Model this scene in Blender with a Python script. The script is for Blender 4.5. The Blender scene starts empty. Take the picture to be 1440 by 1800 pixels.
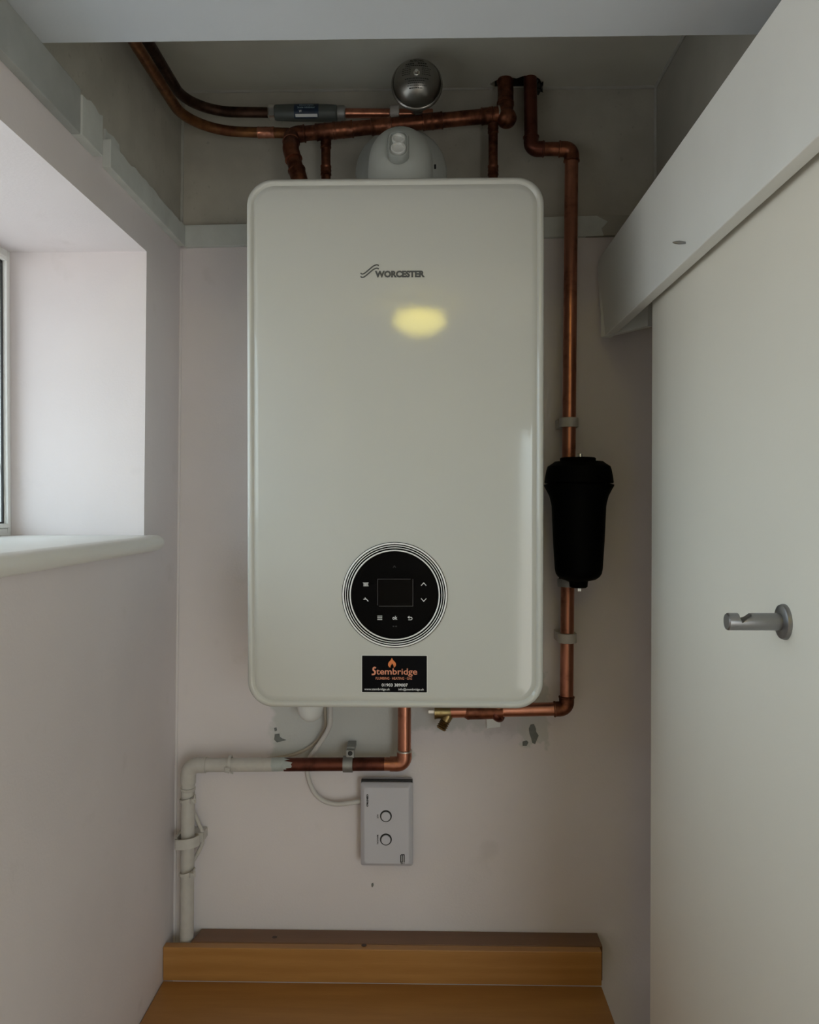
import bpy, bmesh, math, random
from mathutils import Vector, Matrix

SC = bpy.context.scene
COL = SC.collection
RND = random.Random(7)

# ------------------------------------------------------------------ camera
FPX = 1440.0                       # focal length in pixels of the 1440x1800 frame
WALL_D = 1.40                      # camera to back wall (the back wall is the plane Y = 0)
CAM = Vector((0.0, -WALL_D, 1.50))
cam_data = bpy.data.cameras.new('camera')
cam_data.sensor_fit = 'HORIZONTAL'
cam_data.sensor_width = 36.0
cam_data.lens = 36.0
cam_data.clip_start = 0.02
cam = bpy.data.objects.new('camera', cam_data)
COL.objects.link(cam)
YAW = math.atan2(30.0, FPX)
PITCH = -math.atan2(15.0, FPX)
ROT = Matrix.Rotation(YAW, 3, 'Z') @ Matrix.Rotation(math.pi / 2 + PITCH, 3, 'X')
cam.location = CAM
cam.rotation_euler = ROT.to_euler()
SC.camera = cam
SC.render.resolution_x, SC.render.resolution_y = 1440, 1800


def at(px, py, d):
    """The point seen at a pixel, at distance d from the camera measured square to the back wall."""
    v = ROT @ Vector(((px - 720.0) / FPX, (900.0 - py) / FPX, -1.0))
    return CAM + v * (d / v.y)


def D(d):
    return d - WALL_D


# ------------------------------------------------------------------ light
SC.view_settings.view_transform = 'Standard'
SC.view_settings.look = 'None'
SC.view_settings.exposure = -0.76
SC.view_settings.gamma = 1.0
SC.view_settings.use_curve_mapping = False

SKY = 11.5                          # overcast daylight outside the window
world = bpy.data.worlds.new('overcast_sky')
SC.world = world
world.use_nodes = True
wn, wl = world.node_tree.nodes, world.node_tree.links
bg = wn['Background']
bg.inputs['Strength'].default_value = SKY
w_tc = wn.new('ShaderNodeTexCoord')
w_sep = wn.new('ShaderNodeSeparateXYZ')
w_ramp = wn.new('ShaderNodeValToRGB')
wl.new(w_tc.outputs['Generated'], w_sep.inputs[0])
w_map = wn.new('ShaderNodeMapRange')
w_map.inputs[1].default_value = -1.0
wl.new(w_sep.outputs['Z'], w_map.inputs[0])
wl.new(w_map.outputs[0], w_ramp.inputs[0])
w_ramp.color_ramp.elements[0].position = 0.46
w_ramp.color_ramp.elements[0].color = (0.50, 0.50, 0.49, 1)
w_ramp.color_ramp.elements[1].position = 0.54
w_ramp.color_ramp.elements[1].color = (0.69, 0.84, 0.93, 1)
w_top = w_ramp.color_ramp.elements.new(1.0)
w_top.color = (1.00, 1.26, 1.42, 1)          # an overcast sky is brighter overhead
wl.new(w_ramp.outputs[0], bg.inputs['Color'])

LAMP_E = 19.0                      # glow of the bowl lamp in the room behind the camera
LAMP_COL = (1.0, 0.85, 0.14)


# ------------------------------------------------------------------ mesh helpers
class MB:
    def __init__(self):
        self.v, self.f, self.m = [], [], []

    def add(self, verts, faces, mi=0):
        n = len(self.v)
        self.v += [tuple(p) for p in verts]
        self.f += [tuple(i + n for i in f) for f in faces]
        self.m += [mi] * len(faces)
        return self

    def box(self, lo, hi, mi=0):
        x0, y0, z0 = lo
        x1, y1, z1 = hi
        vs = [(x0, y0, z0), (x1, y0, z0), (x1, y1, z0), (x0, y1, z0), (x0, y0, z1), (x1, y0, z1), (x1, y1, z1), (x0, y1, z1)]
        return self.add(vs, [(0, 3, 2, 1), (4, 5, 6, 7), (0, 1, 5, 4), (1, 2, 6, 5), (2, 3, 7, 6), (3, 0, 4, 7)], mi)

    def prism(self, loop, vec, mi=0):
        """loop of 3D points swept by vec"""
        n = len(loop)
        vec = Vector(vec)
        vs = [Vector(p) for p in loop] + [Vector(p) + vec for p in loop]
        fs = [tuple(range(n)), tuple(range(2 * n - 1, n - 1, -1))]
        fs += [((i + 1) % n, i, n + i, n + (i + 1) % n) for i in range(n)]
        return self.add(vs, fs, mi)

    def loft(self, loops, cap0=True, cap1=True, mi=0):
        n = len(loops[0])
        vs = [p for l in loops for p in l]
        fs = []
        for k in range(len(loops) - 1):
            for i in range(n):
                j = (i + 1) % n
                fs.append((k * n + i, k * n + j, (k + 1) * n + j, (k + 1) * n + i))
        if cap0:
            fs.append(tuple(range(n - 1, -1, -1)))
        if cap1:
            fs.append(tuple((len(loops) - 1) * n + i for i in range(n)))
        return self.add(vs, fs, mi)

    def tube(self, pts, r, seg=20, cap=True, mi=0):
        pts = [Vector(p) for p in pts]
        rs = r if isinstance(r, (list, tuple)) else [r] * len(pts)
        loops, up = [], None
        for i, p in enumerate(pts):
            a = pts[max(i - 1, 0)]
            b = pts[min(i + 1, len(pts) - 1)]
            t = (b - a)
            if t.length < 1e-9:
                t = Vector((0, 0, 1))
            t.normalize()
            if up is None:
                up = t.orthogonal().normalized()
            else:
                up = (up - t * up.dot(t)).normalized()
            s = t.cross(up)
            loops.append([p + (up * math.cos(q) + s * math.sin(q)) * rs[i] for q in [2 * math.pi * k / seg for k in range(seg)]])
        return self.loft(loops, cap, cap, mi)

    def lathe(self, origin, axis, prof, seg=40, mi=0):
        """prof: (distance along axis, radius)"""
        o, ax = Vector(origin), Vector(axis).normalized()
        u = ax.orthogonal().normalized()
        w = ax.cross(u)
        loops = [[o + ax * h + (u * math.cos(q) + w * math.sin(q)) * max(r, 1e-5) for q in [2 * math.pi * k / seg for k in range(seg)]] for h, r in prof]
        return self.loft(loops, True, True, mi)


def wloc(o):
    p = Vector((0, 0, 0))
    while o:
        p += o.location
        o = o.parent
    return p


def obj(name, mb, mats, parent=None, smooth=None, bevel=0.0, label=None):
    off = wloc(parent) if parent else Vector((0, 0, 0))
    me = bpy.data.meshes.new(name)
    me.from_pydata([tuple(Vector(p) - off) for p in mb.v], [], mb.f)
    for m in (mats if isinstance(mats, (list, tuple)) else [mats]):
        me.materials.append(m)
    me.polygons.foreach_set('material_index', mb.m)
    bm = bmesh.new()
    bm.from_mesh(me)
    bmesh.ops.remove_doubles(bm, verts=bm.verts, dist=1e-6)
    bmesh.ops.recalc_face_normals(bm, faces=bm.faces)
    bm.to_mesh(me)
    bm.free()
    if smooth:
        me.shade_smooth()
        me.set_sharp_from_angle(angle=math.radians(smooth))
    o = bpy.data.objects.new(name, me)
    COL.objects.link(o)
    o.parent = parent
    if bevel:
        b = o.modifiers.new('edge', 'BEVEL')
        b.width = bevel
        b.segments = 2
        b.limit_method = 'ANGLE'
    if label:
        o['label'] = label
    return o


def thing(name, label, cat, loc, group=None):
    o = bpy.data.objects.new(name, None)
    o.empty_display_size = 0.05
    COL.objects.link(o)
    o.location = loc
    o['label'] = label
    o['category'] = cat
    if group:
        o['group'] = group
    return o


def tag(o, label, cat, group=None):
    o['label'] = label
    o['category'] = cat
    if group:
        o['group'] = group
    return o


def struct(name, mb, mats, parent=None, **k):
    o = obj(name, mb, mats, parent, **k)
    o['kind'] = 'structure'
    return o


def fillet(pts, r, n=8):
    pts = [Vector(p) for p in pts]
    out = [pts[0]]
    for i in range(1, len(pts) - 1):
        a = (pts[i - 1] - pts[i])
        b = (pts[i + 1] - pts[i])
        la, lb = a.length, b.length
        a.normalize()
        b.normalize()
        ang = a.angle(b)
        t = r / math.tan(ang / 2)
        t = min(t, la * 0.98, lb * 0.98)
        rr = t * math.tan(ang / 2)
        c = pts[i] + (a + b).normalized() * (rr / math.sin(ang / 2))
        s, e = pts[i] + a * t - c, pts[i] + b * t - c
        tot = s.angle(e)
        ax = s.cross(e).normalized()
        for k in range(n + 1):
            out.append(c + Matrix.Rotation(tot * k / n, 3, ax) @ s)
    out.append(pts[-1])
    return out


def smooth_path(pts, n=8):
    pts = [Vector(p) for p in pts]
    out = []
    for i in range(len(pts) - 1):
        p0, p1, p2, p3 = pts[max(i - 1, 0)], pts[i], pts[i + 1], pts[min(i + 2, len(pts) - 1)]
        for k in range(n):
            t = k / n
            out.append(0.5 * ((2 * p1) + (p2 - p0) * t + (2 * p0 - 5 * p1 + 4 * p2 - p3) * t * t + (3 * p1 - p0 - 3 * p2 + p3) * t ** 3))
    out.append(pts[-1])
    return out


def rrect(x0, x1, z0, z1, r, y, n=10):
    """rounded rectangle in the XZ plane"""
    pts = []
    for cx, cz, a0 in ((x1 - r, z1 - r, 0), (x0 + r, z1 - r, 90), (x0 + r, z0 + r, 180), (x1 - r, z0 + r, 270)):
        for k in range(n + 1):
            a = math.radians(a0 + 90.0 * k / n)
            pts.append(Vector((cx + r * math.cos(a), y, cz + r * math.sin(a))))
    return pts


def text_mb(s, x0, x1, z0, z1, y, bold=0.0, rot=0, warp=None):
    """Lettering fitted into the rectangle x0..x1, z0..z1 of the plane Y = y; rot=-1 reads downwards."""
    cu = bpy.data.curves.new('lettering', 'FONT')
    cu.body = s
    cu.size = 1.0
    cu.offset = bold
    cu.resolution_u = 3
    to = bpy.data.objects.new('lettering', cu)
    COL.objects.link(to)
    bpy.context.view_layer.update()
    me = to.to_mesh()
    vs = [v.co.copy() for v in me.vertices]
    fs = [tuple(p.vertices) for p in me.polygons]
    to.to_mesh_clear()
    bpy.data.objects.remove(to)
    bpy.data.curves.remove(cu)
    ax = min(v.x for v in vs); bx = max(v.x for v in vs)
    ay = min(v.y for v in vs); by = max(v.y for v in vs)
    out = []
    for v in vs:
        u, w = (v.x - ax) / (bx - ax), (v.y - ay) / (by - ay)
        if rot == 0:
            p = Vector((x0 + (x1 - x0) * u, y, z0 + (z1 - z0) * w))
        else:
            p = Vector((x0 + (x1 - x0) * w, y, z1 - (z1 - z0) * u))
        if warp:
            p = warp(p)
        out.append(p)
    return MB().add(out, fs)


def stroke(mb, pts, w, y, mi=0):
    """flat line of width w through XZ points on the plane Y = y"""
    P = [Vector((p[0], p[1])) for p in pts]
    L, R = [], []
    for i, p in enumerate(P):
        a = P[max(i - 1, 0)]
        b = P[min(i + 1, len(P) - 1)]
        t1 = (p - a).normalized() if i > 0 else (b - p).normalized()
        t2 = (b - p).normalized() if i < len(P) - 1 else t1
        n = Vector((-(t1 + t2).y, (t1 + t2).x)).normalized()
        k = min(1.0 / max(n.dot(Vector((-t1.y, t1.x))), 0.4), 2.0)
        L.append(p + n * w * 0.5 * k)
        R.append(p - n * w * 0.5 * k)
    vs = [(q.x, y, q.y) for q in L] + [(q.x, y, q.y) for q in R]
    n = len(P)
    mb.add(vs, [(i, i + 1, n + i + 1, n + i) for i in range(n - 1)], mi)
    return mb


def annulus(mb, c, r0, r1, y, seg=72, mi=0):
    vs = []
    for r in (r0, r1):
        vs += [(c[0] + r * math.cos(2 * math.pi * k / seg), y, c[1] + r * math.sin(2 * math.pi * k / seg)) for k in range(seg)]
    return mb.add(vs, [(k, (k + 1) % seg, seg + (k + 1) % seg, seg + k) for k in range(seg)], mi)


# ------------------------------------------------------------------ materials
class Nodes:
    def __init__(self, name):
        self.m = bpy.data.materials.new(name)
        self.m.use_nodes = True
        self.n, self.l = self.m.node_tree.nodes, self.m.node_tree.links
        self.b = self.n['Principled BSDF']

    def new(self, t, **k):
        o = self.n.new(t)
        for a, v in k.items():
            setattr(o, a, v)
        return o

    def put(self, sock, v):
        if hasattr(v, 'is_output'):
            self.l.new(v, sock)
        else:
            sock.default_value = v

    def math(self, op, a, b=0.0, clamp=False):
        o = self.new('ShaderNodeMath', operation=op)
        o.use_clamp = clamp
        self.put(o.inputs[0], a)
        self.put(o.inputs[1], b)
        return o.outputs[0]

    def coords(self):
        if not hasattr(self, '_c'):
            tc = self.new('ShaderNodeTexCoord')
            self._c = tc.outputs['Object']
        return self._c

    def noise(self, scale, detail=4.0, vec=None, stretch=None):
        t = self.new('ShaderNodeTexNoise')
        t.inputs['Scale'].default_value = scale
        t.inputs['Detail'].default_value = detail
        v = vec or self.coords()
        if stretch:
            mp = self.new('ShaderNodeMapping')
            mp.inputs['Scale'].default_value = stretch
            self.l.new(v, mp.inputs[0])
            v = mp.outputs[0]
        self.l.new(v, t.inputs['Vector'])
        return t.outputs[0]

    def ramp(self, f, lo, hi):
        o = self.new('ShaderNodeMapRange', interpolation_type='SMOOTHSTEP')
        self.put(o.inputs[0], f)
        o.inputs[1].default_value = lo
        o.inputs[2].default_value = hi
        return o.outputs[0]

    def mix(self, f, a, b):
        o = self.new('ShaderNodeMix', data_type='RGBA')
        self.put(o.inputs[0], f)
        for s, v in ((o.inputs[6], a), (o.inputs[7], b)):
            if isinstance(v, tuple):
                v = v + (1.0,) if len(v) == 3 else v
            self.put(s, v)
        return o.outputs[2]

    def bump(self, h, strength, dist=0.002):
        o = self.new('ShaderNodeBump')
        o.inputs['Strength'].default_value = strength
        o.inputs['Distance'].default_value = dist
        self.put(o.inputs['Height'], h)
        self.l.new(o.outputs[0], self.b.inputs['Normal'])

    def base(self, c):
        if isinstance(c, tuple):
            c = c + (1.0,) if len(c) == 3 else c
        self.put(self.b.inputs['Base Color'], c)

    def done(self, rough=0.5, metal=0.0, coat=0.0, coat_rough=0.05, spec=None):
        self.put(self.b.inputs['Roughness'], rough)
        self.put(self.b.inputs['Metallic'], metal)
        self.b.inputs['Coat Weight'].default_value = coat
        self.b.inputs['Coat Roughness'].default_value = coat_rough
        if spec is not None:
            self.b.inputs['Specular IOR Level'].default_value = spec
        return self.m


def plain(name, c, rough=0.5, metal=0.0, var=0.08, vscale=30.0, bump=0.0, bscale=200.0, **k):
    N = Nodes(name)
    f = N.noise(vscale, 3.0)
    dark = tuple(x * (1.0 - 2 * var) for x in c)
    N.base(N.mix(f, dark, tuple(min(1.0, x * (1.0 + var)) for x in c)))
    if bump:
        N.bump(N.noise(bscale, 2.0), bump)
    return N.done(rough, metal, **k)


WHITE_PAINT = (0.80, 0.74, 0.745)
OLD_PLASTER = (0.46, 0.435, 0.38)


def wall_material(name, split_z, patches):
    """painted below split_z, bare dingy plaster above it"""
    N = Nodes(name)
    sep = N.new('ShaderNodeSeparateXYZ')
    N.l.new(N.coords(), sep.inputs[0])
    X, Z = sep.outputs['X'], sep.outputs['Z']
    n_big = N.noise(3.5, 4.0)
    n_mid = N.noise(14.0, 5.0)
    n_fine = N.noise(90.0, 4.0)
    paint = N.mix(N.ramp(n_big, 0.35, 0.7), tuple(c * 0.97 for c in WHITE_PAINT), tuple(min(1, c * 1.03) for c in WHITE_PAINT))
    paint = N.mix(N.math('MULTIPLY', N.ramp(n_mid, 0.62, 0.8), 0.25), paint, (0.50, 0.45, 0.42))
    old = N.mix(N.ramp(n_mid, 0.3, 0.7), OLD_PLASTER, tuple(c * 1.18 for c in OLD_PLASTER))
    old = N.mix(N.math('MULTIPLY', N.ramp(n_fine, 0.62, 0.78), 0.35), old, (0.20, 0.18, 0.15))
    if patches:
        wob = N.math('MULTIPLY', N.math('SUBTRACT', N.noise(38.0, 5.0), 0.5), 0.05)
        wob2 = N.math('MULTIPLY', N.math('SUBTRACT', N.noise(61.0, 5.0), 0.5), 0.05)
        xx, zz = N.math('ADD', X, wob), N.math('ADD', Z, wob2)
        for (x0, x1, z0, z1, soft, col, amt) in patches:
            a = N.math('MULTIPLY', N.ramp(xx, x0 - soft, x0 + soft), N.math('SUBTRACT', 1.0, N.ramp(xx, x1 - soft, x1 + soft)))
            b = N.math('MULTIPLY', N.ramp(zz, z0 - soft, z0 + soft), N.math('SUBTRACT', 1.0, N.ramp(zz, z1 - soft, z1 + soft)))
            m = N.math('MULTIPLY', N.math('MULTIPLY', a, b), amt)
            paint = N.mix(m, paint, col)
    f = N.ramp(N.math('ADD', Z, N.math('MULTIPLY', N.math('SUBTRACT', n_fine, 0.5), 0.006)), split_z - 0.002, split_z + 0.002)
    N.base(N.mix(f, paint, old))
    N.bump(N.math('ADD', N.noise(260.0, 3.0), N.math('MULTIPLY', n_mid, 1.5)), 0.16, 0.0015)
    return N.done(0.62, spec=0.3)


def copper(name, c=(0.49, 0.21, 0.135), dark=(0.17, 0.064, 0.04), amt=(0.45, 0.75), rough=0.3):
    N = Nodes(name)
    n1 = N.noise(22.0, 6.0)
    n2 = N.noise(110.0, 4.0)
    m = N.ramp(N.math('ADD', N.math('MULTIPLY', n1, 0.7), N.math('MULTIPLY', n2, 0.3)), *amt)
    N.base(N.mix(m, c, dark))
    r = N.math('ADD', N.math('MULTIPLY', m, 0.22), rough)
    N.bump(n2, 0.05, 0.001)
    return N.done(r, 0.96)


def wood(name, c1, c2):
    N = Nodes(name)
    n = N.noise(7.0, 5.0, stretch=(1.0, 9.0, 9.0))
    n2 = N.noise(60.0, 3.0, stretch=(0.6, 14.0, 14.0))
    w = N.new('ShaderNodeTexWave', wave_type='RINGS')
    mp = N.new('ShaderNodeMapping')
    mp.inputs['Scale'].default_value = (0.55, 5.0, 5.0)
    mp.inputs['Location'].default_value = (0.3, 0.0, -3.1)
    N.l.new(N.coords(), mp.inputs[0])
    N.l.new(mp.outputs[0], w.inputs['Vector'])
    w.inputs['Scale'].default_value = 3.0
    w.inputs['Distortion'].default_value = 5.0
    w.inputs['Detail'].default_value = 2.0
    f = N.math('ADD', N.math('MULTIPLY', n, 0.55), N.math('MULTIPLY', w.outputs[1], 0.14))
    f = N.math('ADD', f, N.math('MULTIPLY', n2, 0.2))
    N.base(N.mix(N.ramp(f, 0.25, 0.8), c1, c2))
    N.bump(n2, 0.05, 0.001)
    return N.done(0.42, coat=0.15, coat_rough=0.3)


def boiler_white(name, c, peel=0.022):
    N = Nodes(name)
    N.base(N.mix(N.noise(2.0, 2.0), c, tuple(x * 0.985 for x in c)))
    N.bump(N.noise(420.0, 2.0), peel, 0.0006)
    return N.done(0.06, spec=0.5)


M = {}
M['paint'] = plain('white_emulsion', WHITE_PAINT, 0.6, var=0.02, vscale=6, bump=0.1, bscale=260, spec=0.3)
M['room_paint'] = plain('room_paint', (0.80, 0.75, 0.70), 0.6, var=0.02, vscale=6, spec=0.3)
M['gloss'] = plain('white_gloss_wood', (0.86, 0.86, 0.83), 0.4, var=0.03, vscale=12, bump=0.08, bscale=160, spec=0.4)
M['old'] = plain('dingy_plaster', OLD_PLASTER, 0.75, var=0.12, vscale=9, bump=0.15, bscale=160, spec=0.2)
M['batten'] = plain('grey_primed_batten', (0.66, 0.68, 0.65), 0.6, var=0.12, vscale=22, bump=0.15, bscale=120, spec=0.3)
M['batten_old'] = plain('unpainted_batten', (0.43, 0.445, 0.43), 0.6, var=0.12, vscale=22, bump=0.15, bscale=120, spec=0.3)
M['caulk'] = plain('caulk', (0.50, 0.49, 0.45), 0.6, var=0.1, vscale=60)
M['sill'] = plain('white_gloss_sill', (0.84, 0.83, 0.79), 0.35, var=0.02, vscale=12, bump=0.06, bscale=120, spec=0.4)
M['ceiling'] = plain('stained_ceiling_plaster', (0.66, 0.64, 0.57), 0.75, var=0.10, vscale=7, bump=0.12, bscale=140, spec=0.2)
M['panel'] = plain('matt_grey_white_panel', (0.57, 0.595, 0.63), 0.65, var=0.02, vscale=10, bump=0.05, bscale=300, spec=0.25)
M['door'] = plain('cream_white_door', (0.86, 0.815, 0.72), 0.5, var=0.02, vscale=5, bump=0.05, bscale=220, spec=0.35)
M['cavity'] = plain('painted_hole_shade', (0.018, 0.016, 0.014), 0.9, var=0.3, vscale=60, bump=0.5, bscale=60)  # near-black colour stands in for the shade deep in the hole
M['foil'] = plain('crumpled_black_plastic', (0.03, 0.03, 0.03), 0.25, var=0.2, vscale=80)
M['boiler'] = boiler_white('white_enamel', (0.59, 0.59, 0.55))
M['turret'] = plain('white_flue_plastic', (0.66, 0.69, 0.66), 0.45, var=0.02, vscale=20)
M['cover'] = plain('grey_white_cover', (0.50, 0.53, 0.50), 0.5, var=0.02, vscale=20)
M['cap'] = plain('white_cap_plastic', (0.84, 0.85, 0.82), 0.4, var=0.02, vscale=20)
M['ring'] = plain('satin_white_ring', (0.95, 0.94, 0.92), 0.3, var=0.01, vscale=20)
M['black_glass'] = plain('black_glass', (0.0025, 0.0025, 0.003), 0.12, var=0.05, vscale=20, spec=0.08)
M['screen'] = plain('dark_display', (0.003, 0.0027, 0.003), 0.08, var=0.05, vscale=20, spec=0.1)
M['screen_edge'] = plain('display_edge', (0.09, 0.085, 0.09), 0.3, var=0.05, vscale=20)
M['icon'] = plain('white_print', (0.80, 0.80, 0.80), 0.6, var=0.01)
M['icon_dim'] = plain('dim_print', (0.035, 0.035, 0.035), 0.6, var=0.01)
M['logo'] = plain('grey_print', (0.085, 0.09, 0.09), 0.5, var=0.03)
M['sticker'] = plain('black_sticker', (0.004, 0.004, 0.005), 0.4, var=0.05, spec=0.05)
M['sticker_edge'] = plain('white_sticker_edge', (0.80, 0.80, 0.77), 0.5, var=0.01)
M['orange'] = plain('orange_print', (0.78, 0.22, 0.06), 0.6, var=0.05, vscale=400)
M['salmon'] = plain('salmon_print', (0.78, 0.30, 0.17), 0.6, var=0.05, vscale=400)
M['copper'] = copper('copper_pipe')
M['copper_dull'] = copper('tarnish_shade_copper', (0.31, 0.12, 0.068), (0.085, 0.03, 0.018), (0.35, 0.65), 0.34)  # tarnish, darkened further to stand in for recess shade
M['copper_dark'] = copper('dark_oxidised_copper', (0.09, 0.05, 0.035), (0.035, 0.02, 0.015), (0.4, 0.7), 0.4)
M['copper_brown'] = copper('brown_oxide_shade_copper', (0.16, 0.055, 0.038), (0.08, 0.028, 0.02), (0.4, 0.7), 0.42)
M['copper_amber'] = copper('amber_oxidised_copper', (0.27, 0.125, 0.05), (0.12, 0.045, 0.025), (0.35, 0.7), 0.38)
M['solder'] = plain('solder', (0.62, 0.58, 0.52), 0.35, 1.0, var=0.15, vscale=150)
M['brass'] = plain('brass', (0.34, 0.25, 0.11), 0.35, 0.95, var=0.2, vscale=90)
M['chrome'] = plain('chrome', (0.86, 0.86, 0.84), 0.25, 1.0, var=0.04, vscale=60)
M['steel'] = plain('brushed_steel', (0.33, 0.32, 0.30), 0.34, 1.0, var=0.06, vscale=60)
M['nickel'] = plain('satin_nickel', (0.30, 0.30, 0.31), 0.36, 1.0, var=0.05, vscale=60)
M['grey_zinc'] = plain('grey_zinc', (0.33, 0.33, 0.32), 0.5, 0.6, var=0.15, vscale=60)
M['inhibitor'] = plain('dark_grey_plastic_body', (0.085, 0.095, 0.09), 0.45, var=0.1, vscale=40)
M['blue_label'] = plain('dark_blue_label', (0.006, 0.022, 0.06), 0.4, var=0.5, vscale=50)
M['pale_print'] = plain('pale_blue_print', (0.35, 0.48, 0.55), 0.6, var=0.05)
M['black_plastic'] = plain('black_filter_plastic', (0.0015, 0.0015, 0.0017), 0.55, var=0.1, vscale=40, spec=0.05)
M['black_print'] = plain('black_print', (0.012, 0.012, 0.012), 0.6, var=0.05)
M['clip'] = plain('white_clip_plastic', (0.56, 0.52, 0.49), 0.55, var=0.04, vscale=50)
M['pipe_paint'] = plain('painted_pipe', (0.60, 0.57, 0.53), 0.5, var=0.07, vscale=70, bump=0.2, bscale=240)
M['pipe_paint2'] = plain('painted_pipe_fresh', (0.48, 0.52, 0.50), 0.5, var=0.14, vscale=90, bump=0.25, bscale=240)
M['cable'] = plain('white_flex', (0.66, 0.63, 0.60), 0.5, var=0.04, vscale=60)
M['cable_tan'] = plain('tan_twin_cable', (0.50, 0.43, 0.34), 0.55, var=0.06, vscale=60)
M['receiver'] = plain('white_receiver_plastic', (0.62, 0.61, 0.66), 0.42, var=0.015, vscale=20)
M['pine'] = wood('varnished_pine', (0.40, 0.182, 0.046), (0.53, 0.262, 0.074))
M['pine_dark'] = wood('varnished_pine_batten', (0.17, 0.074, 0.026), (0.23, 0.105, 0.04))
M['knot'] = plain('knot', (0.06, 0.025, 0.012), 0.5)
M['upvc'] = plain('white_window_frame', (0.86, 0.86, 0.83), 0.35, var=0.015, vscale=20)
M['gasket'] = plain('black_gasket', (0.02, 0.02, 0.02), 0.6)
M['floor'] = plain('floor_vinyl', (0.70, 0.62, 0.55), 0.5, var=0.1, vscale=12)
M['chip'] = plain('exposed_grey_plaster', (0.20, 0.21, 0.20), 0.8, var=0.12, vscale=120)
M['bare'] = plain('bare_plaster_edge', (0.63, 0.64, 0.60), 0.7, var=0.06, vscale=60)

def glass(name, tint):
    g = Nodes(name)
    gt = g.new('ShaderNodeBsdfTransparent')
    gt.inputs[0].default_value = tint + (1,)
    gg = g.new('ShaderNodeBsdfGlossy')
    gg.inputs['Roughness'].default_value = 0.05
    gm = g.new('ShaderNodeMixShader')
    fr = g.new('ShaderNodeFresnel')
    geo = g.new('ShaderNodeNewGeometry')
    ior = g.new('ShaderNodeMapRange')              # same reflectance on both faces of the thin pane
    ior.inputs[3].default_value, ior.inputs[4].default_value = 1.45, 1 / 1.45
    g.l.new(geo.outputs['Backfacing'], ior.inputs[0])
    g.l.new(ior.outputs[0], fr.inputs[0])
    g.l.new(fr.outputs[0], gm.inputs[0])
    g.l.new(gt.outputs[0], gm.inputs[1])
    g.l.new(gg.outputs[0], gm.inputs[2])
    g.l.new(gm.outputs[0], g.n['Material Output'].inputs[0])
    return g.m


M['glass'] = glass('dimming_window_glass', (0.70, 0.705, 0.70))  # grey tint added to dim the daylight from the left window
M['glass_warm'] = glass('warm_fill_glass', (0.98, 0.96, 0.93))  # warm tint added to colour the fill light

e = Nodes('glowing_opal_glass')
e.base((0.8, 0.75, 0.6))
e.b.inputs['Emission Color'].default_value = LAMP_COL + (1,)
e.b.inputs['Emission Strength'].default_value = LAMP_E
M['opal'] = e.done(0.3)

# ------------------------------------------------------------------ the setting
FLOOR = 0.0
ROOM_CEIL = CAM.z + 0.90
CEIL = at(740, 157, 1.40).z                     # ceiling of the recess over the boiler
A1, A2 = at(320, 200, 1.40), at(306, 1600, 1.40)


def wx(z):                                      # the left wall leans a little
    return A1.x + (A2.x - A1.x) * (z - A1.z) / (A2.z - A1.z)


RX = at(1154, 160, 1.40).x                      # right wall
SPLIT = at(380, 398, 1.40).z                    # upper edge of the paint
X_OUT, Y_FRONT, X_ROOM = -0.95, -3.45, 1.55

patch = []
for (x0, x1, y0, y1, s, c, a) in (
        (480, 722, 1180, 1338, .006, (0.55, 0.57, 0.53), 0.75),
        (722, 850, 1180, 1283, .010, (0.50, 0.52, 0.49), 0.6),
        (850, 950, 1180, 1290, .012, (0.50, 0.47, 0.46), 0.5),
        (915, 962, 1180, 1311, .003, (0.60, 0.60, 0.58), 0.75)):
    p, q = at(x0, y1, 1.4), at(x1, y0, 1.4)
    patch.append((p.x, q.x, p.z, q.z, s, c, a))
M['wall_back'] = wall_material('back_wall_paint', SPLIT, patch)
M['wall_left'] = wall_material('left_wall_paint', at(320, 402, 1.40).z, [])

wb = MB().box((wx(1.5) - 0.2, 0.0, FLOOR - 0.1), (RX + 0.2, 0.12, CEIL + 0.1))
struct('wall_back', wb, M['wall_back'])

# left wall with the window opening, all leaning with wx()
D_FAR, D_NEAR = 1.231, -0.15
Z_TOP, Z_BOT = at(253, 442, 1.231).z, at(246, 941, 1.231).z


def lean(mb):
    mb.v = [(x + wx(z), y, z) for x, y, z in mb.v]
    return mb


TH = 0.41
wlm = MB()
wlm.box((-TH, D(D_FAR), FLOOR), (0, 0.0, CEIL + 0.05))
wlm.box((-TH, D(D_NEAR), FLOOR), (0, D(D_FAR), Z_BOT - 0.024))
wlm.box((-TH, D(D_NEAR), Z_TOP), (0, D(D_FAR), CEIL + 0.05))
wlm.box((-TH, Y_FRONT, FLOOR), (0, D(D_NEAR), ROOM_CEIL))
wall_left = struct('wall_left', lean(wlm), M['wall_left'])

# right wall, room behind the camera
struct('wall_right', MB().box((RX, D(0.56), FLOOR), (RX + 0.1, 0.0, CEIL + 0.05)), M['old'])
struct('wall_return', MB().box((RX, D(0.50), FLOOR), (X_ROOM, D(0.56), ROOM_CEIL)), M['room_paint'])
struct('wall_room_right', MB().box((X_ROOM, Y_FRONT, FLOOR), (X_ROOM + 0.1, D(0.56), ROOM_CEIL)), M['room_paint'])
W2 = (0.58, 1.52, 0.06, 1.95)                   # unseen window added behind the camera as frontal fill light
wfm = MB().box((wx(1.5) - 0.3, Y_FRONT - 0.1, FLOOR), (W2[0], Y_FRONT, ROOM_CEIL))
wfm.box((W2[1], Y_FRONT - 0.1, FLOOR), (X_ROOM + 0.1, Y_FRONT, ROOM_CEIL))
wfm.box((W2[0], Y_FRONT - 0.1, FLOOR), (W2[1], Y_FRONT, W2[2])).box((W2[0], Y_FRONT - 0.1, W2[3]), (W2[1], Y_FRONT, ROOM_CEIL))
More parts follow.
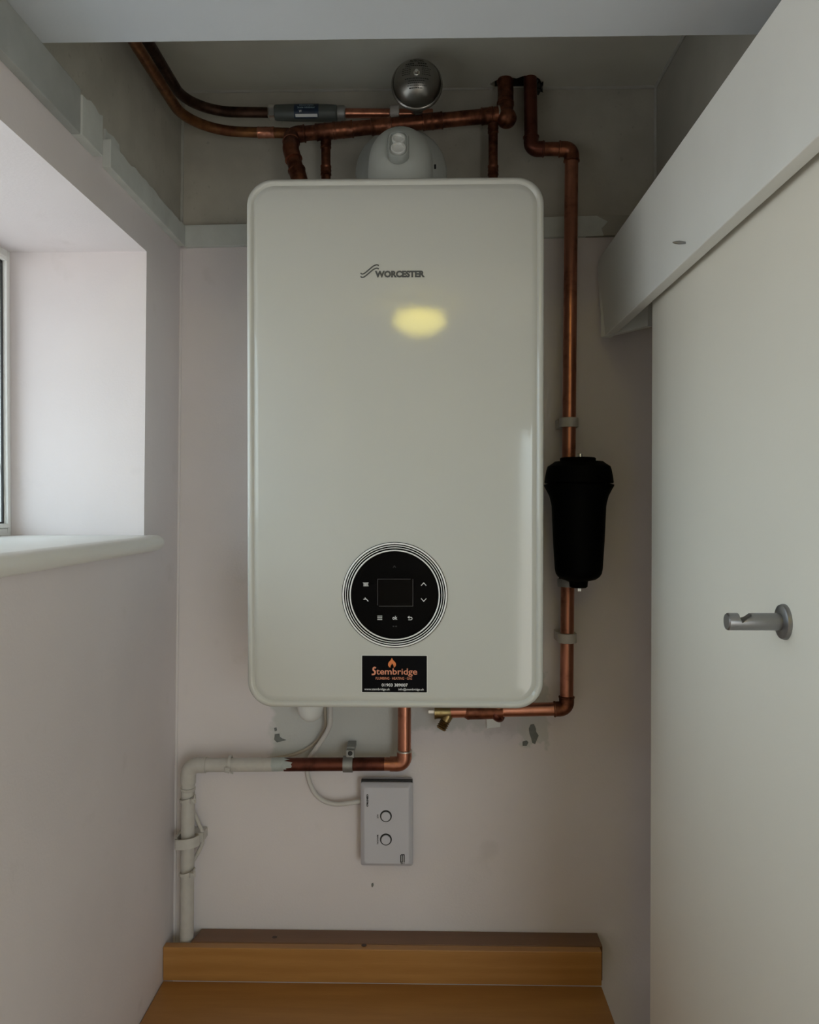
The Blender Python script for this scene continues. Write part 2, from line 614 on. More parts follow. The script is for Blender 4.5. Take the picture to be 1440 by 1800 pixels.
struct('wall_front', wfm, M['room_paint'])
struct('floor', MB().box((wx(0) - 0.3, Y_FRONT - 0.1, FLOOR - 0.1), (X_ROOM + 0.1, 0.1, FLOOR)), M['floor'])
struct('ceiling_room', MB().box((wx(2.4) - 0.3, Y_FRONT - 0.1, ROOM_CEIL), (X_ROOM + 0.1, D(0.58), ROOM_CEIL + 0.08)), M['room_paint'])

# recess ceiling with a ragged hole where two pipes go up
hole = []
hp = [(861, 148), (869, 143), (880, 138), (893, 135), (908, 138), (922, 133), (938, 132), (949, 139), (953, 149), (948, 156),
      (934, 158), (920, 157), (906, 159), (893, 158), (880, 158), (870, 157)]
for (px, py) in hp:
    v = ROT @ Vector(((px - 720) / FPX, (900 - py) / FPX, -1))
    k = (CEIL - CAM.z) / v.z
    p = CAM + v * k
    hole.append((p.x, min(p.y, -0.004)))
cu = bpy.data.curves.new('ceiling', 'CURVE')
cu.dimensions = '2D'
cu.fill_mode = 'BOTH'
for ring in ([(wx(2.2) - 0.05, D(0.56)), (RX + 0.05, D(0.56)), (RX + 0.05, 0.02), (wx(2.2) - 0.05, 0.02)], hole):
    sp = cu.splines.new('POLY')
    sp.points.add(len(ring) - 1)
    for i, (x, y) in enumerate(ring):
        sp.points[i].co = (x, y, 0, 1)
    sp.use_cyclic_u = True
cu.extrude = 0.008
co = bpy.data.objects.new('ceiling_outline', cu)
COL.objects.link(co)
bpy.context.view_layer.update()
me = co.to_mesh()
cm = MB().add([(v.co.x, v.co.y, v.co.z + CEIL + 0.008) for v in me.vertices], [tuple(p.vertices) for p in me.polygons])
co.to_mesh_clear()
bpy.data.objects.remove(co)
struct('ceiling', cm, M['ceiling'])
hx = [p[0] for p in hole]
hy = [p[1] for p in hole]
cav = MB()
x0, x1, y0, y1, z0, z1 = min(hx) - 0.02, max(hx) + 0.02, min(hy) - 0.03, 0.0, CEIL + 0.016, CEIL + 0.11
cav.box((x0 - .01, y0 - .01, z0), (x0, y1, z1)).box((x1, y0 - .01, z0), (x1 + .01, y1, z1)).box((x0, y0 - .01, z0), (x1, y0, z1)).box((x0 - .01, y0 - .01, z1), (x1 + .01, y1, z1 + .01))
cav.box((x0, -0.005, CEIL + 0.0015), (x1, -0.0005, z1))
struct('ceiling_void', cav, M['cavity'])
# crumpled plastic stuffed into the hole
sb = MB()
cc = at(941, 148, 1.375)
grid = []
for i in range(9):
    row = []
    for j in range(8):
        row.append(cc + Vector(((i - 4) * 0.0032 + RND.uniform(-.002, .002), RND.uniform(-.006, .006) + 0.004, (j - 3.5) * 0.004 + RND.uniform(-.003, .003))))
    grid.append(row)
for i in range(8):
    for j in range(7):
        sb.add([grid[i][j], grid[i + 1][j], grid[i + 1][j + 1], grid[i][j + 1]], [(0, 1, 2, 3)])
tag(obj('plastic_scrap', sb, M['foil']), 'crumpled shiny black plastic scrap stuffed in the ceiling hole by the pipe', 'scrap')

# lowered grey-white board across the front of the recess
pl0, pl1 = at(53, 83, 0.875), at(1335, 61, 0.875)
PZ = (pl0.z + pl1.z) / 2
pb = MB().box((wx(PZ) + 0.001, D(0.56), PZ), (RX - 0.001, D(0.872), PZ + 0.018))
pb.box((wx(PZ) + 0.001, D(0.56), PZ + 0.018), (RX - 0.001, D(0.58), ROOM_CEIL + 0.02))  # unseen riser added to keep room light out of the recess
struct('trim_1', pb, M['panel'], bevel=0.0012)

# battens on the left wall and the back wall
Z_B0 = at(318, 437, 1.40).z
Z_B1 = at(331, 400, 1.39).z
BT = 0.011


def left_batten(name, d0, d1, zb, zt, mat, jag=0.0, t=BT, n=1):
    mb = MB()
    ds = [d0 + (d1 - d0) * k / n for k in range(n + 1)]
    loops = []
    for d in ds:
        z1 = zt + (RND.uniform(-jag, jag) if jag else 0)
        y = D(d)
        loops.append([Vector((wx(zb), y, zb)), Vector((wx(zb) + t, y, zb)), Vector((wx(zb) + t, y, zb + 0.001)), Vector((wx(z1) + t, y, z1)), Vector((wx(z1), y, z1))])
    mb.loft(loops)
    return struct(name, mb, mat, bevel=0.0008)


left_batten('trim_2', 0.30, 0.968, Z_B0 + 0.001, PZ, M['batten_old'])
left_batten('trim_3', 0.968, 1.030, Z_B0 + 0.001, PZ - 0.004, M['batten'], jag=0.003, t=BT + 0.002, n=5)
left_batten('trim_4', 1.060, 1.389, Z_B0, Z_B1 + 0.002, M['batten'], jag=0.0022, n=22)
# filler smear where a piece of the batten is missing
sm = MB()
pts = [at(174, 262, 1.062), at(176, 226, 1.064), at(180, 233, 1.07), at(190, 240, 1.09), at(199, 254, 1.11), at(200, 285, 1.12), at(188, 275, 1.09)]
pts = [Vector((wx(p.z), p.y, p.z)) for p in pts]
sm.prism(pts, (0.003, 0, 0))
struct('trim_5', sm, M['batten'])

bt0, bt1 = at(331, 437, 1.40), at(1075, 417, 1.40)
b0t, b1t = at(331, 399, 1.40), at(1075, 382, 1.40)


def back_batten(name, xa, xb, mat, jag=0, y0=-0.010):
    mb = MB()

    def zb(x): return bt0.z + (bt1.z - bt0.z) * (x - bt0.x) / (bt1.x - bt0.x)

    def zt(x): return b0t.z + (b1t.z - b0t.z) * (x - b0t.x) / (b1t.x - b0t.x)
    lo = [(xa, zb(xa)), (xb, zb(xb))]
    hi = [(xb - jag * 0.3, zb(xb) + 0.012), (xb + jag * 0.6, zt(xb) - 0.01), (xb - jag, zt(xb))] if jag else [(xb, zt(xb))]
    loop = [Vector((x, y0, z)) for x, z in lo + hi + [(xa, zt(xa))]]
    mb.prism(loop, (0, -y0, 0))
    return struct(name, mb, mat, bevel=0.0008)


back_batten('trim_6', b0t.x - 0.004, at(1062, 400, 1.39).x, M['batten'], jag=0.012)
back_batten('trim_7', at(1030, 400, 1.39).x, RX, M['old'], y0=-0.0092)

# thin beads of filler in the corners of the recess
ck = MB()
ck.tube([(wx(CEIL) + .001, -0.001, CEIL), (wx(Z_B1) + .001, -0.001, Z_B1)], 0.0035, 8)
struct('trim_8', ck, M['caulk'])
ck = MB()
ck.tube([(wx(CEIL), -0.001, CEIL), (at(866, 157, 1.4).x, -0.001, CEIL)], 0.003, 8)
ck.tube([(at(952, 157, 1.4).x, -0.001, CEIL), (RX, -0.001, CEIL)], 0.0035, 8)
struct('trim_9', ck, M['caulk'])
ck = MB()
ck.tube([(RX - .001, -0.001, CEIL), (RX - .001, -0.001, CAM.z + 0.3)], 0.0035, 8)
ck.tube([(RX - .001, -0.001, CEIL), (RX - .001, D(0.9), CEIL)], 0.0035, 8)
struct('trim_10', ck, M['caulk'])
ck = MB()
ck.tube([(wx(CAM.z - 0.9) + .001, -0.001, CAM.z - 0.9), (wx(Z_B0) + .001, -0.001, Z_B0 - .001)], 0.003, 8)
struct('trim_11', ck, M['paint'])

# chips where the paint has come off the plaster patches
for i, pts in enumerate(([(483, 1291), (491, 1290), (492, 1296), (497, 1299), (503, 1301), (496, 1303), (487, 1305), (482, 1300)],
                         [(482, 1280), (486, 1279), (487, 1284), (483, 1286)],
                         [(933, 1274), (939, 1273), (942, 1280), (943, 1287), (947, 1293), (944, 1300), (941, 1308), (936, 1306), (934, 1298), (931, 1290), (930, 1281)],
                         [(919, 1304), (926, 1302), (929, 1305), (926, 1311), (919, 1311)],
                         [(653, 1554), (656, 1552), (657, 1556), (655, 1560), (653, 1558)])):
    mb = MB().prism([at(x, y, 1.3985) for x, y in pts], (0, 0.0012, 0))
    struct('plaster_chip' if i else 'plaster_chip', mb, M['chip'])

# window in the left wall
win = bpy.data.objects.new('window_1', None)
COL.objects.link(win)
win['kind'] = 'structure'
XW = at(19, 700, D_FAR).x                                    # inner face of the frame
win.location = (XW, D(0.75), Z_BOT)


def frame_ring(mb, x0, x1, d0, d1, z0, z1, w):
    mb.box((x0, D(d0), z0), (x1, D(d0 + w), z1)).box((x0, D(d1 - w), z0), (x1, D(d1), z1))
    mb.box((x0, D(d0 + w), z0), (x1, D(d1 - w), z0 + w)).box((x0, D(d0 + w), z1 - w), (x1, D(d1 - w), z1))
    return mb


struct('window_frame', frame_ring(MB(), XW - 0.05, XW, D_NEAR, D_FAR, Z_BOT, Z_TOP, 0.011), M['upvc'], win, bevel=0.001)
struct('window_sash', frame_ring(MB(), XW - 0.045, XW + 0.004, D_NEAR + 0.0115, D_FAR - 0.0115, Z_BOT + 0.0115, Z_TOP - 0.0115, 0.0065), M['upvc'], win, bevel=0.001)
struct('window_gasket', frame_ring(MB(), XW - 0.0045, XW - 0.002, D_NEAR + 0.0182, D_FAR - 0.0182, Z_BOT + 0.0182, Z_TOP - 0.0182, 0.0028), M['gasket'], win)
struct('window_pane', MB().box((XW - 0.0075, D(D_NEAR + 0.019), Z_BOT + 0.019), (XW - 0.0055, D(D_FAR - 0.019), Z_TOP - 0.019)), M['glass'], win)
# window board with a rounded nose
NX = at(286, 962, 1.25).x
sl = MB()
zt, zb = Z_BOT, Z_BOT - 0.0245
prof = [(XW - 0.01, zt), (NX - 0.010, zt)] + [(NX - 0.0123 + 0.0123 * math.cos(a), zt - 0.01225 + 0.01225 * math.sin(a)) for a in [math.radians(q) for q in range(75, -91, -15)]] + [(XW - 0.01, zb)]
y_e0, y_e1 = D(D_FAR), D(1.268)
nose = [p for p in prof]
sl.loft([[Vector((x, y, z)) for x, z in prof] for y in (D(D_NEAR) - 0.0, D(D_FAR) - 0.001)])
wl_x = wx(zt) + 0.0005
prof2 = [(max(x, wl_x), z) for x, z in prof]
ends = [(D(D_FAR) - 0.001, 0.0), (D(1.252), 0.0), (D(1.262), 0.18), (D(1.267), 0.45), (D(1.269), 0.8)]
sl.loft([[Vector((wl_x + (x - wl_x) * (1 - k * 0.35), y, (z - zt + 0.012) * (1 - k * 0.5) + zt - 0.012)) for x, z in prof2] for y, k in ends])
struct('window_sill', sl, M['sill'], win, smooth=40)
lp = bpy.data.lights.new('daylight_portal', 'AREA')
lp.shape = 'RECTANGLE'
lp.size = D_FAR - D_NEAR
lp.size_y = Z_TOP - Z_BOT
lp.cycles.is_portal = True
lo = bpy.data.objects.new('daylight_portal', lp)
COL.objects.link(lo)
lo.location = (XW - 0.06, D((D_FAR + D_NEAR) / 2), (Z_TOP + Z_BOT) / 2)
lo.rotation_euler = Vector((1, 0, 0)).to_track_quat('-Z', 'Z').to_euler()

fill_win = bpy.data.objects.new('added_fill_window', None)
COL.objects.link(fill_win)
fill_win['kind'] = 'structure'
fill_win.location = (W2[0], Y_FRONT - 0.05, W2[2])
f2 = MB()
yb, yf = Y_FRONT - 0.08, Y_FRONT - 0.03
f2.box((W2[0], yb, W2[2]), (W2[0] + 0.05, yf, W2[3])).box((W2[1] - 0.05, yb, W2[2]), (W2[1], yf, W2[3]))
f2.box((W2[0] + 0.05, yb, W2[2]), (W2[1] - 0.05, yf, W2[2] + 0.05)).box((W2[0] + 0.05, yb, W2[3] - 0.05), (W2[1] - 0.05, yf, W2[3]))
struct('window_frame', f2, M['upvc'], fill_win)
struct('window_pane', MB().box((W2[0] + 0.05, yb + 0.02, W2[2] + 0.05), (W2[1] - 0.05, yb + 0.024, W2[3] - 0.05)), M['glass_warm'], fill_win)
lp2 = bpy.data.lights.new('daylight_portal', 'AREA')
lp2.shape = 'RECTANGLE'
lp2.size, lp2.size_y = W2[1] - W2[0], W2[3] - W2[2]
lp2.cycles.is_portal = True
lo2 = bpy.data.objects.new('daylight_portal', lp2)
COL.objects.link(lo2)
lo2.location = ((W2[0] + W2[1]) / 2, Y_FRONT - 0.095, (W2[2] + W2[3]) / 2)
lo2.rotation_euler = Vector((0, 1, 0)).to_track_quat('-Z', 'Z').to_euler()

# flush door on the right and the deep pelmet board over its track
DX = at(1146, 700, 1.164).x
door = MB().box((DX, D(0.60), FLOOR + 0.008), (DX + 0.036, D(1.164), at(1146, 533, 1.164).z + 0.03))
door_o = struct('door_1', door, M['door'], bevel=0.0015)
pt, pbm = at(1050, 459, 1.38), at(1060, 594, 1.38)
PN = 0.565
zt, zb = pt.z, pbm.z
lx = (pbm.x - pt.x)
pel = MB()
poly = [(PN, zb), (1.380, zb), (1.384, zb + 0.06), (1.384, zt - 0.03), (1.376, zt - 0.004), (1.36, zt), (PN, zt)]
pel.prism([Vector((pt.x + lx * (zt - z) / (zt - zb), D(d), z)) for d, z in poly], (0.015, 0, 0))
pelmet = struct('trim_12', pel, M['gloss'], bevel=0.001)
ret = MB()
r0, r1 = at(1064, 594, 1.375), at(1147, 573, 1.29)
zz = min(r0.z, r1.z)
nrm = Vector((r1.y - r0.y, -(r1.x - r0.x), 0)).normalized() * 0.010
if nrm.y > 0:
    nrm = -nrm
ret.prism([Vector((r0.x, r0.y, zz)), Vector((r1.x, r1.y, zz)), Vector((r1.x, r1.y, zz)) + nrm, Vector((r0.x, r0.y, zz)) + nrm], (0, 0, 0.11))
struct('trim_13', ret, M['gloss'])
# screw sunk in the pelmet
sc_d = 1.0 * (pt.x + 0.0) / ((at(1198, 427, 1.0).x))
sp_ = at(1198, 427, sc_d + 0.012)
nx = pt.x + lx * (zt - sp_.z) / (zt - zb)
scw = MB().lathe(Vector((nx + 0.002, sp_.y, sp_.z)), (-1, 0, 0.04), [(0, 0.0010), (0.004, 0.0016), (0.009, 0.0021), (0.013, 0.0017), (0.0165, 0.0006)], 14)
obj('nail', scw, M['nickel'], pelmet, smooth=40, label='small dark nail standing out of the board')

# ------------------------------------------------------------------ boiler
FD = 1.090
bl, br = at(433, 800, FD).x, at(957, 800, FD).x
bz1, bz0 = at(694, 310.5, FD).z, at(694, 1246, FD).z
YF = D(FD)
boiler = thing('boiler', 'glossy white wall-hung gas boiler with a round black dial, on the back wall', 'boiler', ((bl + br) / 2, -0.001, bz0))
case = MB()
R0 = 0.036
prof = [(0.012, -0.001), (0.012, YF + 0.016), (0.0030, YF + 0.014), (0.0008, YF + 0.0105), (0.0, YF + 0.007), (0.0009, YF + 0.0035), (0.003, YF + 0.001), (0.0055, YF), (0.0075, YF + 0.0008), (0.0088, YF + 0.0024), (0.0098, YF + 0.0032), (0.0112, YF + 0.0026), (0.0135, YF + 0.0012), (0.017, YF + 0.001)]
case.loft([rrect(bl + i, br - i, bz0 + i, bz1 - i, max(R0 - i * 0.8, 0.006), y, 14) for i, y in prof])
obj('casing', case, M['boiler'], boiler, smooth=50)
YD = YF + 0.001                                             # plane of the front face


def dx(px): return at(px, 1000, FD).x


def fz(py, px=694): return at(px, py, FD).z


S = 1.0 / (FPX / FD)                                        # metres per pixel on the front face
# maker's lettering: two waves and a word
lg = text_mb('WORCESTER', at(659, 480, FD).x, at(747, 480, FD).x, fz(487.5, 700), fz(475.5, 700), YD - 0.0004, bold=0.06)
for k in range(2):
    dyp = 6.0 * k
    P = [(634, 479.5), (636, 481.2), (639, 481), (643, 478.5), (649, 473.5), (655, 468.5), (659, 466.2), (663, 465.3), (666, 466.8)]
    P = smooth_path([(x, y + dyp, 0) for x, y in P], 4)
    stroke(lg, [(at(p[0], 480, FD).x, fz(p[1], 650)) for p in P], 2.3 * S, YD - 0.0004)
obj('logo_lettering', lg, M['logo'], boiler, label='grey WORCESTER lettering with a double wave')
# round control panel
CXp, CZp = 694.0, 1046.0
cc = at(CXp, CZp, FD)
C2 = (cc.x, cc.z)
cp = MB().lathe((cc.x, YD + 0.001, cc.z), (0, -1, 0), [(0, 93.4 * S), (0.0016, 93.4 * S), (0.0018, 93.0 * S), (0.0018, 0.0)], 96)
dial = obj('control_panel', cp, M['black_glass'], boiler, smooth=20, label='round black glass control panel')
for r, w in ((91.0, 2.8), (86.9, 1.7), (83.1, 1.5), (78.6, 2.5)):
    ring = MB()
    loops = []
    for k in range(96):
        a = 2 * math.pi * k / 96
        c, s = math.cos(a), math.sin(a)
        lp_ = []
        for q in range(8):
            t = 2 * math.pi * q / 8
            rr = (r + math.cos(t) * w * 0.5) * S
            lp_.append(Vector((cc.x + rr * c, YD - 0.0008 - 0.0007 * math.sin(t), cc.z + rr * s)))
        loops.append(lp_)
    loops.append(loops[0])
    ring.loft(loops, False, False)
    obj('ring', ring, M['ring'], dial, smooth=60, label='thin white ring round the dial')
YI = YD - 0.0011


def P2(px, py):
    p = at(px, py, FD)
    return (p.x, p.z)


scr = MB()
x0, z1 = P2(662.5, 1018)
x1, z0 = P2(725.5, 1066)
scr.add([(x0, YI + .0001, z0), (x1, YI + .0001, z0), (x1, YI + .0001, z1), (x0, YI + .0001, z1)], [(0, 1, 2, 3)])
obj('display', scr, M['screen'], dial, label='small dark display, switched off')
se = MB()
stroke(se, [P2(664, 1064), P2(664, 1018), P2(722, 1018)], 0.6 * S, YI)
stroke(se, [P2(666, 1065.5), P2(726, 1065.5), P2(726, 1018)], 0.7 * S, YI)
obj('display_edge', se, M['screen_edge'], dial)


def icon(name, strokes, w=1.1, mat='icon', label=None):
    mb = MB()
    for st in strokes:
        stroke(mb, [P2(*p) for p in st], w * S, YI)
    return obj(name, mb, M[mat], dial, label=label)


icon('icon', [[(740.5, 1029.5), (745, 1024.5), (749.5, 1029.5)]], 1.2, label='up arrow')
icon('icon', [[(740.5, 1052), (745, 1057), (749.5, 1052)]], 1.2, label='down arrow')
icon('icon', [[(663.5, 1083), (672, 1083)], [(663.5, 1086), (672, 1086)], [(663.5, 1089), (672, 1089)]], 1.2, label='three menu bars')
icon('icon', [[(638, 1024.5), (648, 1024.5)], [(639, 1030), (648, 1030)]] + [[(639.8 + 2.1 * k, 1024), (640.2 + 2.1 * k, 1030.3)] for k in range(4)], 1.1, label='radiator symbol')
icon('icon', [[(639, 1053.5), (644, 1053), (647.5, 1057)], [(641.5, 1050.5), (642.5, 1051.5)], [(642, 1051), (642, 1053)]], 1.5, label='tap symbol')
ret_ = [(717.5, 1085.0), (722, 1085)] + [(722 + 2.6 * math.sin(math.radians(q)), 1087.2 - 2.3 * math.cos(math.radians(q))) for q in range(15, 181, 15)] + [(718, 1089.4)]
icon('icon', [ret_, [(719.8, 1083), (717.4, 1085), (719.8, 1087)]], 1.1, label='return arrow')
icon('icon', [[(691, 998), (693.5, 994.5), (696, 998)]], 1.0, 'icon_dim', label='barely visible mark above the display')
icon('icon', [[(690.5, 1101), (693, 1101)], [(695, 1101), (698, 1101)]], 2.2, 'icon_dim', label='barely visible mark under ok')
x0, z0 = P2(690, 1089.2)
x1, z1 = P2(698.6, 1082.6)
obj('icon', text_mb('ok', x0, x1, z0, z1, YI, bold=0.02), M['icon'], dial, label='the word ok')

# black sticker
stk = MB()
x0, z1 = P2(636.5, 1152.5)
x1, z0 = P2(750.5, 1217.5)
e_ = 0.8 * S
stk.box((x0 - e_, YD - 0.00025, z0 - e_), (x1 + e_, YD + 0.0002, z1 + e_), 1)
stk.box((x0, YD - 0.0004, z0), (x1, YD, z1), 0)
sticker = obj('sticker', stk, [M['sticker'], M['sticker_edge']], boiler, label='black business card sticker with orange lettering')
YS = YD - 0.0008


def stext(s, px0, px1, py0, py1, mat, bold=0.0):
    a, b = P2(px0, py1)
    c, d = P2(px1, py0)
    return obj('lettering', text_mb(s, a, c, b, d, YS, bold), M[mat], sticker, label='the words ' + s)


stext('tembridge', 661.5, 733.5, 1175, 1189.3, 'salmon', 0.012)
stext('PLUMBING \u00b7 HEATING \u00b7 GAS', 660.5, 724.5, 1190.4, 1194.6, 'salmon', 0.005)
stext('01903 389007', 671, 717, 1201.6, 1207, 'icon', 0.02)
stext('www.stembridge.uk', 640.5, 685.5, 1209.6, 1214.6, 'icon', 0.01)
stext('info@stembridge.uk', 700.5, 745.5, 1209.8, 1214.8, 'icon', 0.01)
sS = MB()
P = [(661, 1174), (658, 1173.4), (656.3, 1175.5), (656.6, 1178), (659, 1180), (659.3, 1183), (657.6, 1185.3), (653.5, 1185.6)]
stroke(sS, [P2(*p[:2]) for p in smooth_path([(x, y, 0) for x, y in P], 4)], 3.0 * S, YS)
obj('lettering', sS, M['salmon'], sticker, label='pipe-shaped letter S')
fl = MB()
flame = [(689, 1156.5), (691.2, 1160.5), (694, 1163.2), (696, 1166.2), (696.2, 1169.4), (694.8, 1172.2), (692.4, 1174), (692.8, 1172), (692, 1169.8), (689.6, 1167), (687.2, 1169.8), (686.4, 1172), (686.8, 1174), (684, 1172.6), (682.4, 1169.6), (682.4, 1166.6), (683.8, 1163.6), (686.8, 1160.6)]
fv = [P2(*p) for p in flame]
ctr = P2(689, 1164.5)
fvv = [(ctr[0], YS, ctr[1])] + [(x, YS, z) for x, z in fv]
fl.add(fvv, [(0, i + 1, (i + 1) % len(fv) + 1) for i in range(len(fv))])
obj('flame_mark', fl, M['orange'], sticker, label='orange flame mark')
# parts under the boiler
sy = MB()
c = at(546, 1272, 1.345)
sy.lathe((c.x, c.y, bz0 + 0.004), (0, 0, -1), [(0, 0.0215), (0.066, 0.0215), (0.077, 0.0195), (0.084, 0.0145), (0.0885, 0.008), (0.0895, 0.0)], 32)
obj('condensate_trap', sy, M['cap'], boiler, smooth=50, label='round-bottomed white trap under the casing')

# ------------------------------------------------------------------ flue elbow on top of the boiler
fd0 = 1.245
fc = at(704, 255, fd0)
flue = thing('flue_elbow', 'white plastic flue elbow with two round sampling caps, on top of the boiler', 'flue', (fc.x, D(fd0), bz1))
fr_ = 0.0490
ztop = at(704, 208, fd0 + 0.005).z
za = ztop - fr_
fb = MB()
path = fillet([Vector((fc.x, D(fd0), bz1 - 0.002)), Vector((fc.x, D(fd0), za)), Vector((fc.x, -0.004, za))], 0.053, 14)
fb.tube(path, fr_, 48)
body = obj('elbow_body', fb, M['turret'], flue, smooth=50)
plate = MB()
pc = at(705, 300, 1.385)
plate.lathe((pc.x, -0.0005, pc.z), (0, -1, 0), [(0, 0.0775), (0.004, 0.0775), (0.010, 0.073), (0.016, 0.060), (0.018, 0.0)], 48)
obj('wall_collar', plate, M['turret'], flue, smooth=40)
bf = MB().lathe((fc.x, D(fd0), bz1 - 0.001), (0, 0, 1), [(0, 0.060), (0.010, 0.060), (0.013, 0.0535), (0.034, 0.0535), (0.036, 0.0485)], 48)
obj('base_collar', bf, M['turret'], flue, smooth=40)
# sampling point cover: an upright oval with two round caps, lying on the sloping front of the elbow
ov = MB()
k1, k2 = at(701, 224, 1.197), at(700, 283, 1.190)
mid = (k1 + k2) / 2
vdir = (k1 - k2).normalized()
vdir = Vector((0, 0.42, 1)).normalized()
nd = Vector((0, -1, 0.42)).normalized()
hd = Vector((1, 0, 0))


def oval(cx, cv, w, h, off, n=12):
    pts = []
    for a0, sgn in ((0, 1), (180, -1)):
        for k in range(n + 1):
            a = math.radians(a0 + 180.0 * k / n)
            pts.append(mid + hd * (cx + w * math.cos(a)) + vdir * (cv + sgn * h + w * math.sin(a)) + nd * off)
    return pts


ov.loft([oval(0, 0, 0.0155, 0.0105, -0.012), oval(0, 0, 0.0155, 0.0105, 0.0), oval(0, 0, 0.0142, 0.0105, 0.0016), oval(0, 0, 0.0128, 0.0105, 0.0016), oval(0, 0, 0.0125, 0.0105, -0.001)])
cover = obj('sampling_cover', ov, M['cover'], flue, smooth=40)
for cv, rr in ((0.0095, 0.0098), (-0.0085, 0.0110)):
    cmb = MB().lathe(mid + vdir * cv + nd * -0.002, nd, [(0, rr), (0.0040, rr), (0.0048, rr - 0.0008), (0.0048, rr - 0.0024), (0.0012, rr - 0.0028), (0.0012, 0.0)], 32)
    obj('sampling_cap', cmb, M['cap'], cover, smooth=40)
slot = MB()
sp2 = at(765, 293, 1.225)
slot.tube([sp2 + Vector((0, 0, -0.003)), sp2 + Vector((0, 0, 0.003))], 0.0016, 8)
obj('screw', slot, M['black_print'], flue, label='small dark screw at the side')

# ------------------------------------------------------------------ pipes
R22, R15 = 0.0111, 0.0077


def pipe_run(name, label, pts, r, mat, fmat=None, fillets=None, group=None, mats=None, cat='pipe'):
    """Pipes soldered into one run: one part per straight length, one per elbow."""
    pts = [Vector(p) for p in pts]
    root = thing(name, label, cat, pts[0], group)
    fmat = fmat or mat
    n = len(pts)
    leg = r * 1.9
    for i in range(n - 1):
        a, b = pts[i].copy(), pts[i + 1].copy()
        u = (b - a).normalized()
        if i > 0:
            a += u * leg * 0.55
        if i < n - 2:
            b -= u * leg * 0.55
        if (b - a).dot(u) > 0.002:
            obj('pipe_length', MB().tube([a, b], r, 24), mats[i] if mats else mat, root, smooth=50)
    for i in range(1, n - 1):
        a = (pts[i - 1] - pts[i]).normalized()
        b = (pts[i + 1] - pts[i]).normalized()
        la = min(leg, (pts[i - 1] - pts[i]).length * 0.6)
        lb = min(leg, (pts[i + 1] - pts[i]).length * 0.6)
        p = fillet([pts[i] + a * la, pts[i], pts[i] + b * lb], r * 1.05, 8)
        mb = MB().tube(p, r * 1.115, 24)
        for q, dv in ((pts[i] + a * la, a), (pts[i] + b * lb, b)):
            mb.lathe(q - dv * 0.003, dv, [(0, r * 1.12), (0.0006, r * 1.2), (0.0024, r * 1.2), (0.0034, r * 1.03)], 24)
        obj('elbow', mb, mats[i - 1] if mats else fmat, root, smooth=50)
    return root


def socket(root, p, u, r, ln, mat, name='coupling', label=None):
    u = Vector(u).normalized()
    p = Vector(p)
    mb = MB().lathe(p - u * ln / 2, u, [(0, r * 1.02), (0.0005, r * 1.16), (0.003, r * 1.16), (0.0036, r * 1.11), (ln / 2 - 0.002, r * 1.11), (ln / 2, r * 1.17), (ln / 2 + 0.002, r * 1.11), (ln - 0.0036, r * 1.11), (ln - 0.003, r * 1.16), (ln - 0.0005, r * 1.16), (ln, r * 1.02)], 24)
    return obj(name, mb, mat, root, smooth=50, label=label)


PD = 1.358
# long pipe at the right of the boiler, broken by the filter
vx_top, vx_bot = at(1004, 300, PD), at(996, 1200, PD)
a0 = at(929, 120, PD + 0.012)
a1 = at(934, 262, PD + 0.004)
a2 = at(1005, 262, PD)
a3 = at(1000, 815, PD)
up = pipe_run('copper_pipe', 'long upright copper pipe right of the boiler, from the ceiling hole down to the filter', [Vector((a1.x - 0.002, a0.y, CEIL + 0.06)), a1, a2, a3], R22, M['copper'], mats=[M['copper_brown'], M['copper_dull'], M['copper']])  # upper lengths get darker copper as painted recess shade
b0 = at(998, 1025, PD)
b1 = at(996, 1246, PD)
b2 = at(792, 1250, PD)
low = pipe_run('copper_pipe', 'copper pipe from the filter bottom, turning left under the boiler', [b0, b1, b2], R22, M['copper'], M['copper_dull'])
# tee and reducer under the boiler
u = (b2 - b1).normalized()
t0, t1 = at(884, 1250, PD), at(822, 1250, PD)
tee = MB().lathe(t0, u, [(0, R22 * 1.02), (0.0005, R22 * 1.2), (0.003, R22 * 1.2), (0.004, R22 * 1.14), ((t1 - t0).length - .004, R22 * 1.14), ((t1 - t0).length, R22 * 1.18), ((t1 - t0).length + 0.006, R22 * 0.85), ((t1 - t0).length + 0.010, R22 * 0.8)], 24)
tp = at(876, 1250, PD)
tee.tube([tp, tp + Vector((0, 0, 0.066))], R22 * 1.0, 20)
obj('tee', tee, M['copper_dull'], low, smooth=50)
el = MB()
q0 = at(872, 1252, PD - 0.002)
q1 = at(878, 1267, PD - 0.010)
el.tube(fillet([q0 + Vector((-0.006, 0, 0.004)), Vector((q1.x, q1.y, q1.z + 0.001)), q1 + Vector((0.004, 0.034, 0.004))], 0.011, 8), 0.0086, 20)
obj('stub_elbow', el, M['copper_brown'], low, smooth=50)
lowcap = MB()
lc = at(867, 1268, 1.397)
lowcap.prism([at(855, 1262, 1.392), at(880, 1262, 1.392), at(880, 1278, 1.392), at(856, 1281, 1.392)], (0, 0.008, 0))
tag(obj('plastic_block', lowcap, M['cap'], bevel=0.001), 'small pale plastic block on the wall behind the copper stub under the boiler', 'block')

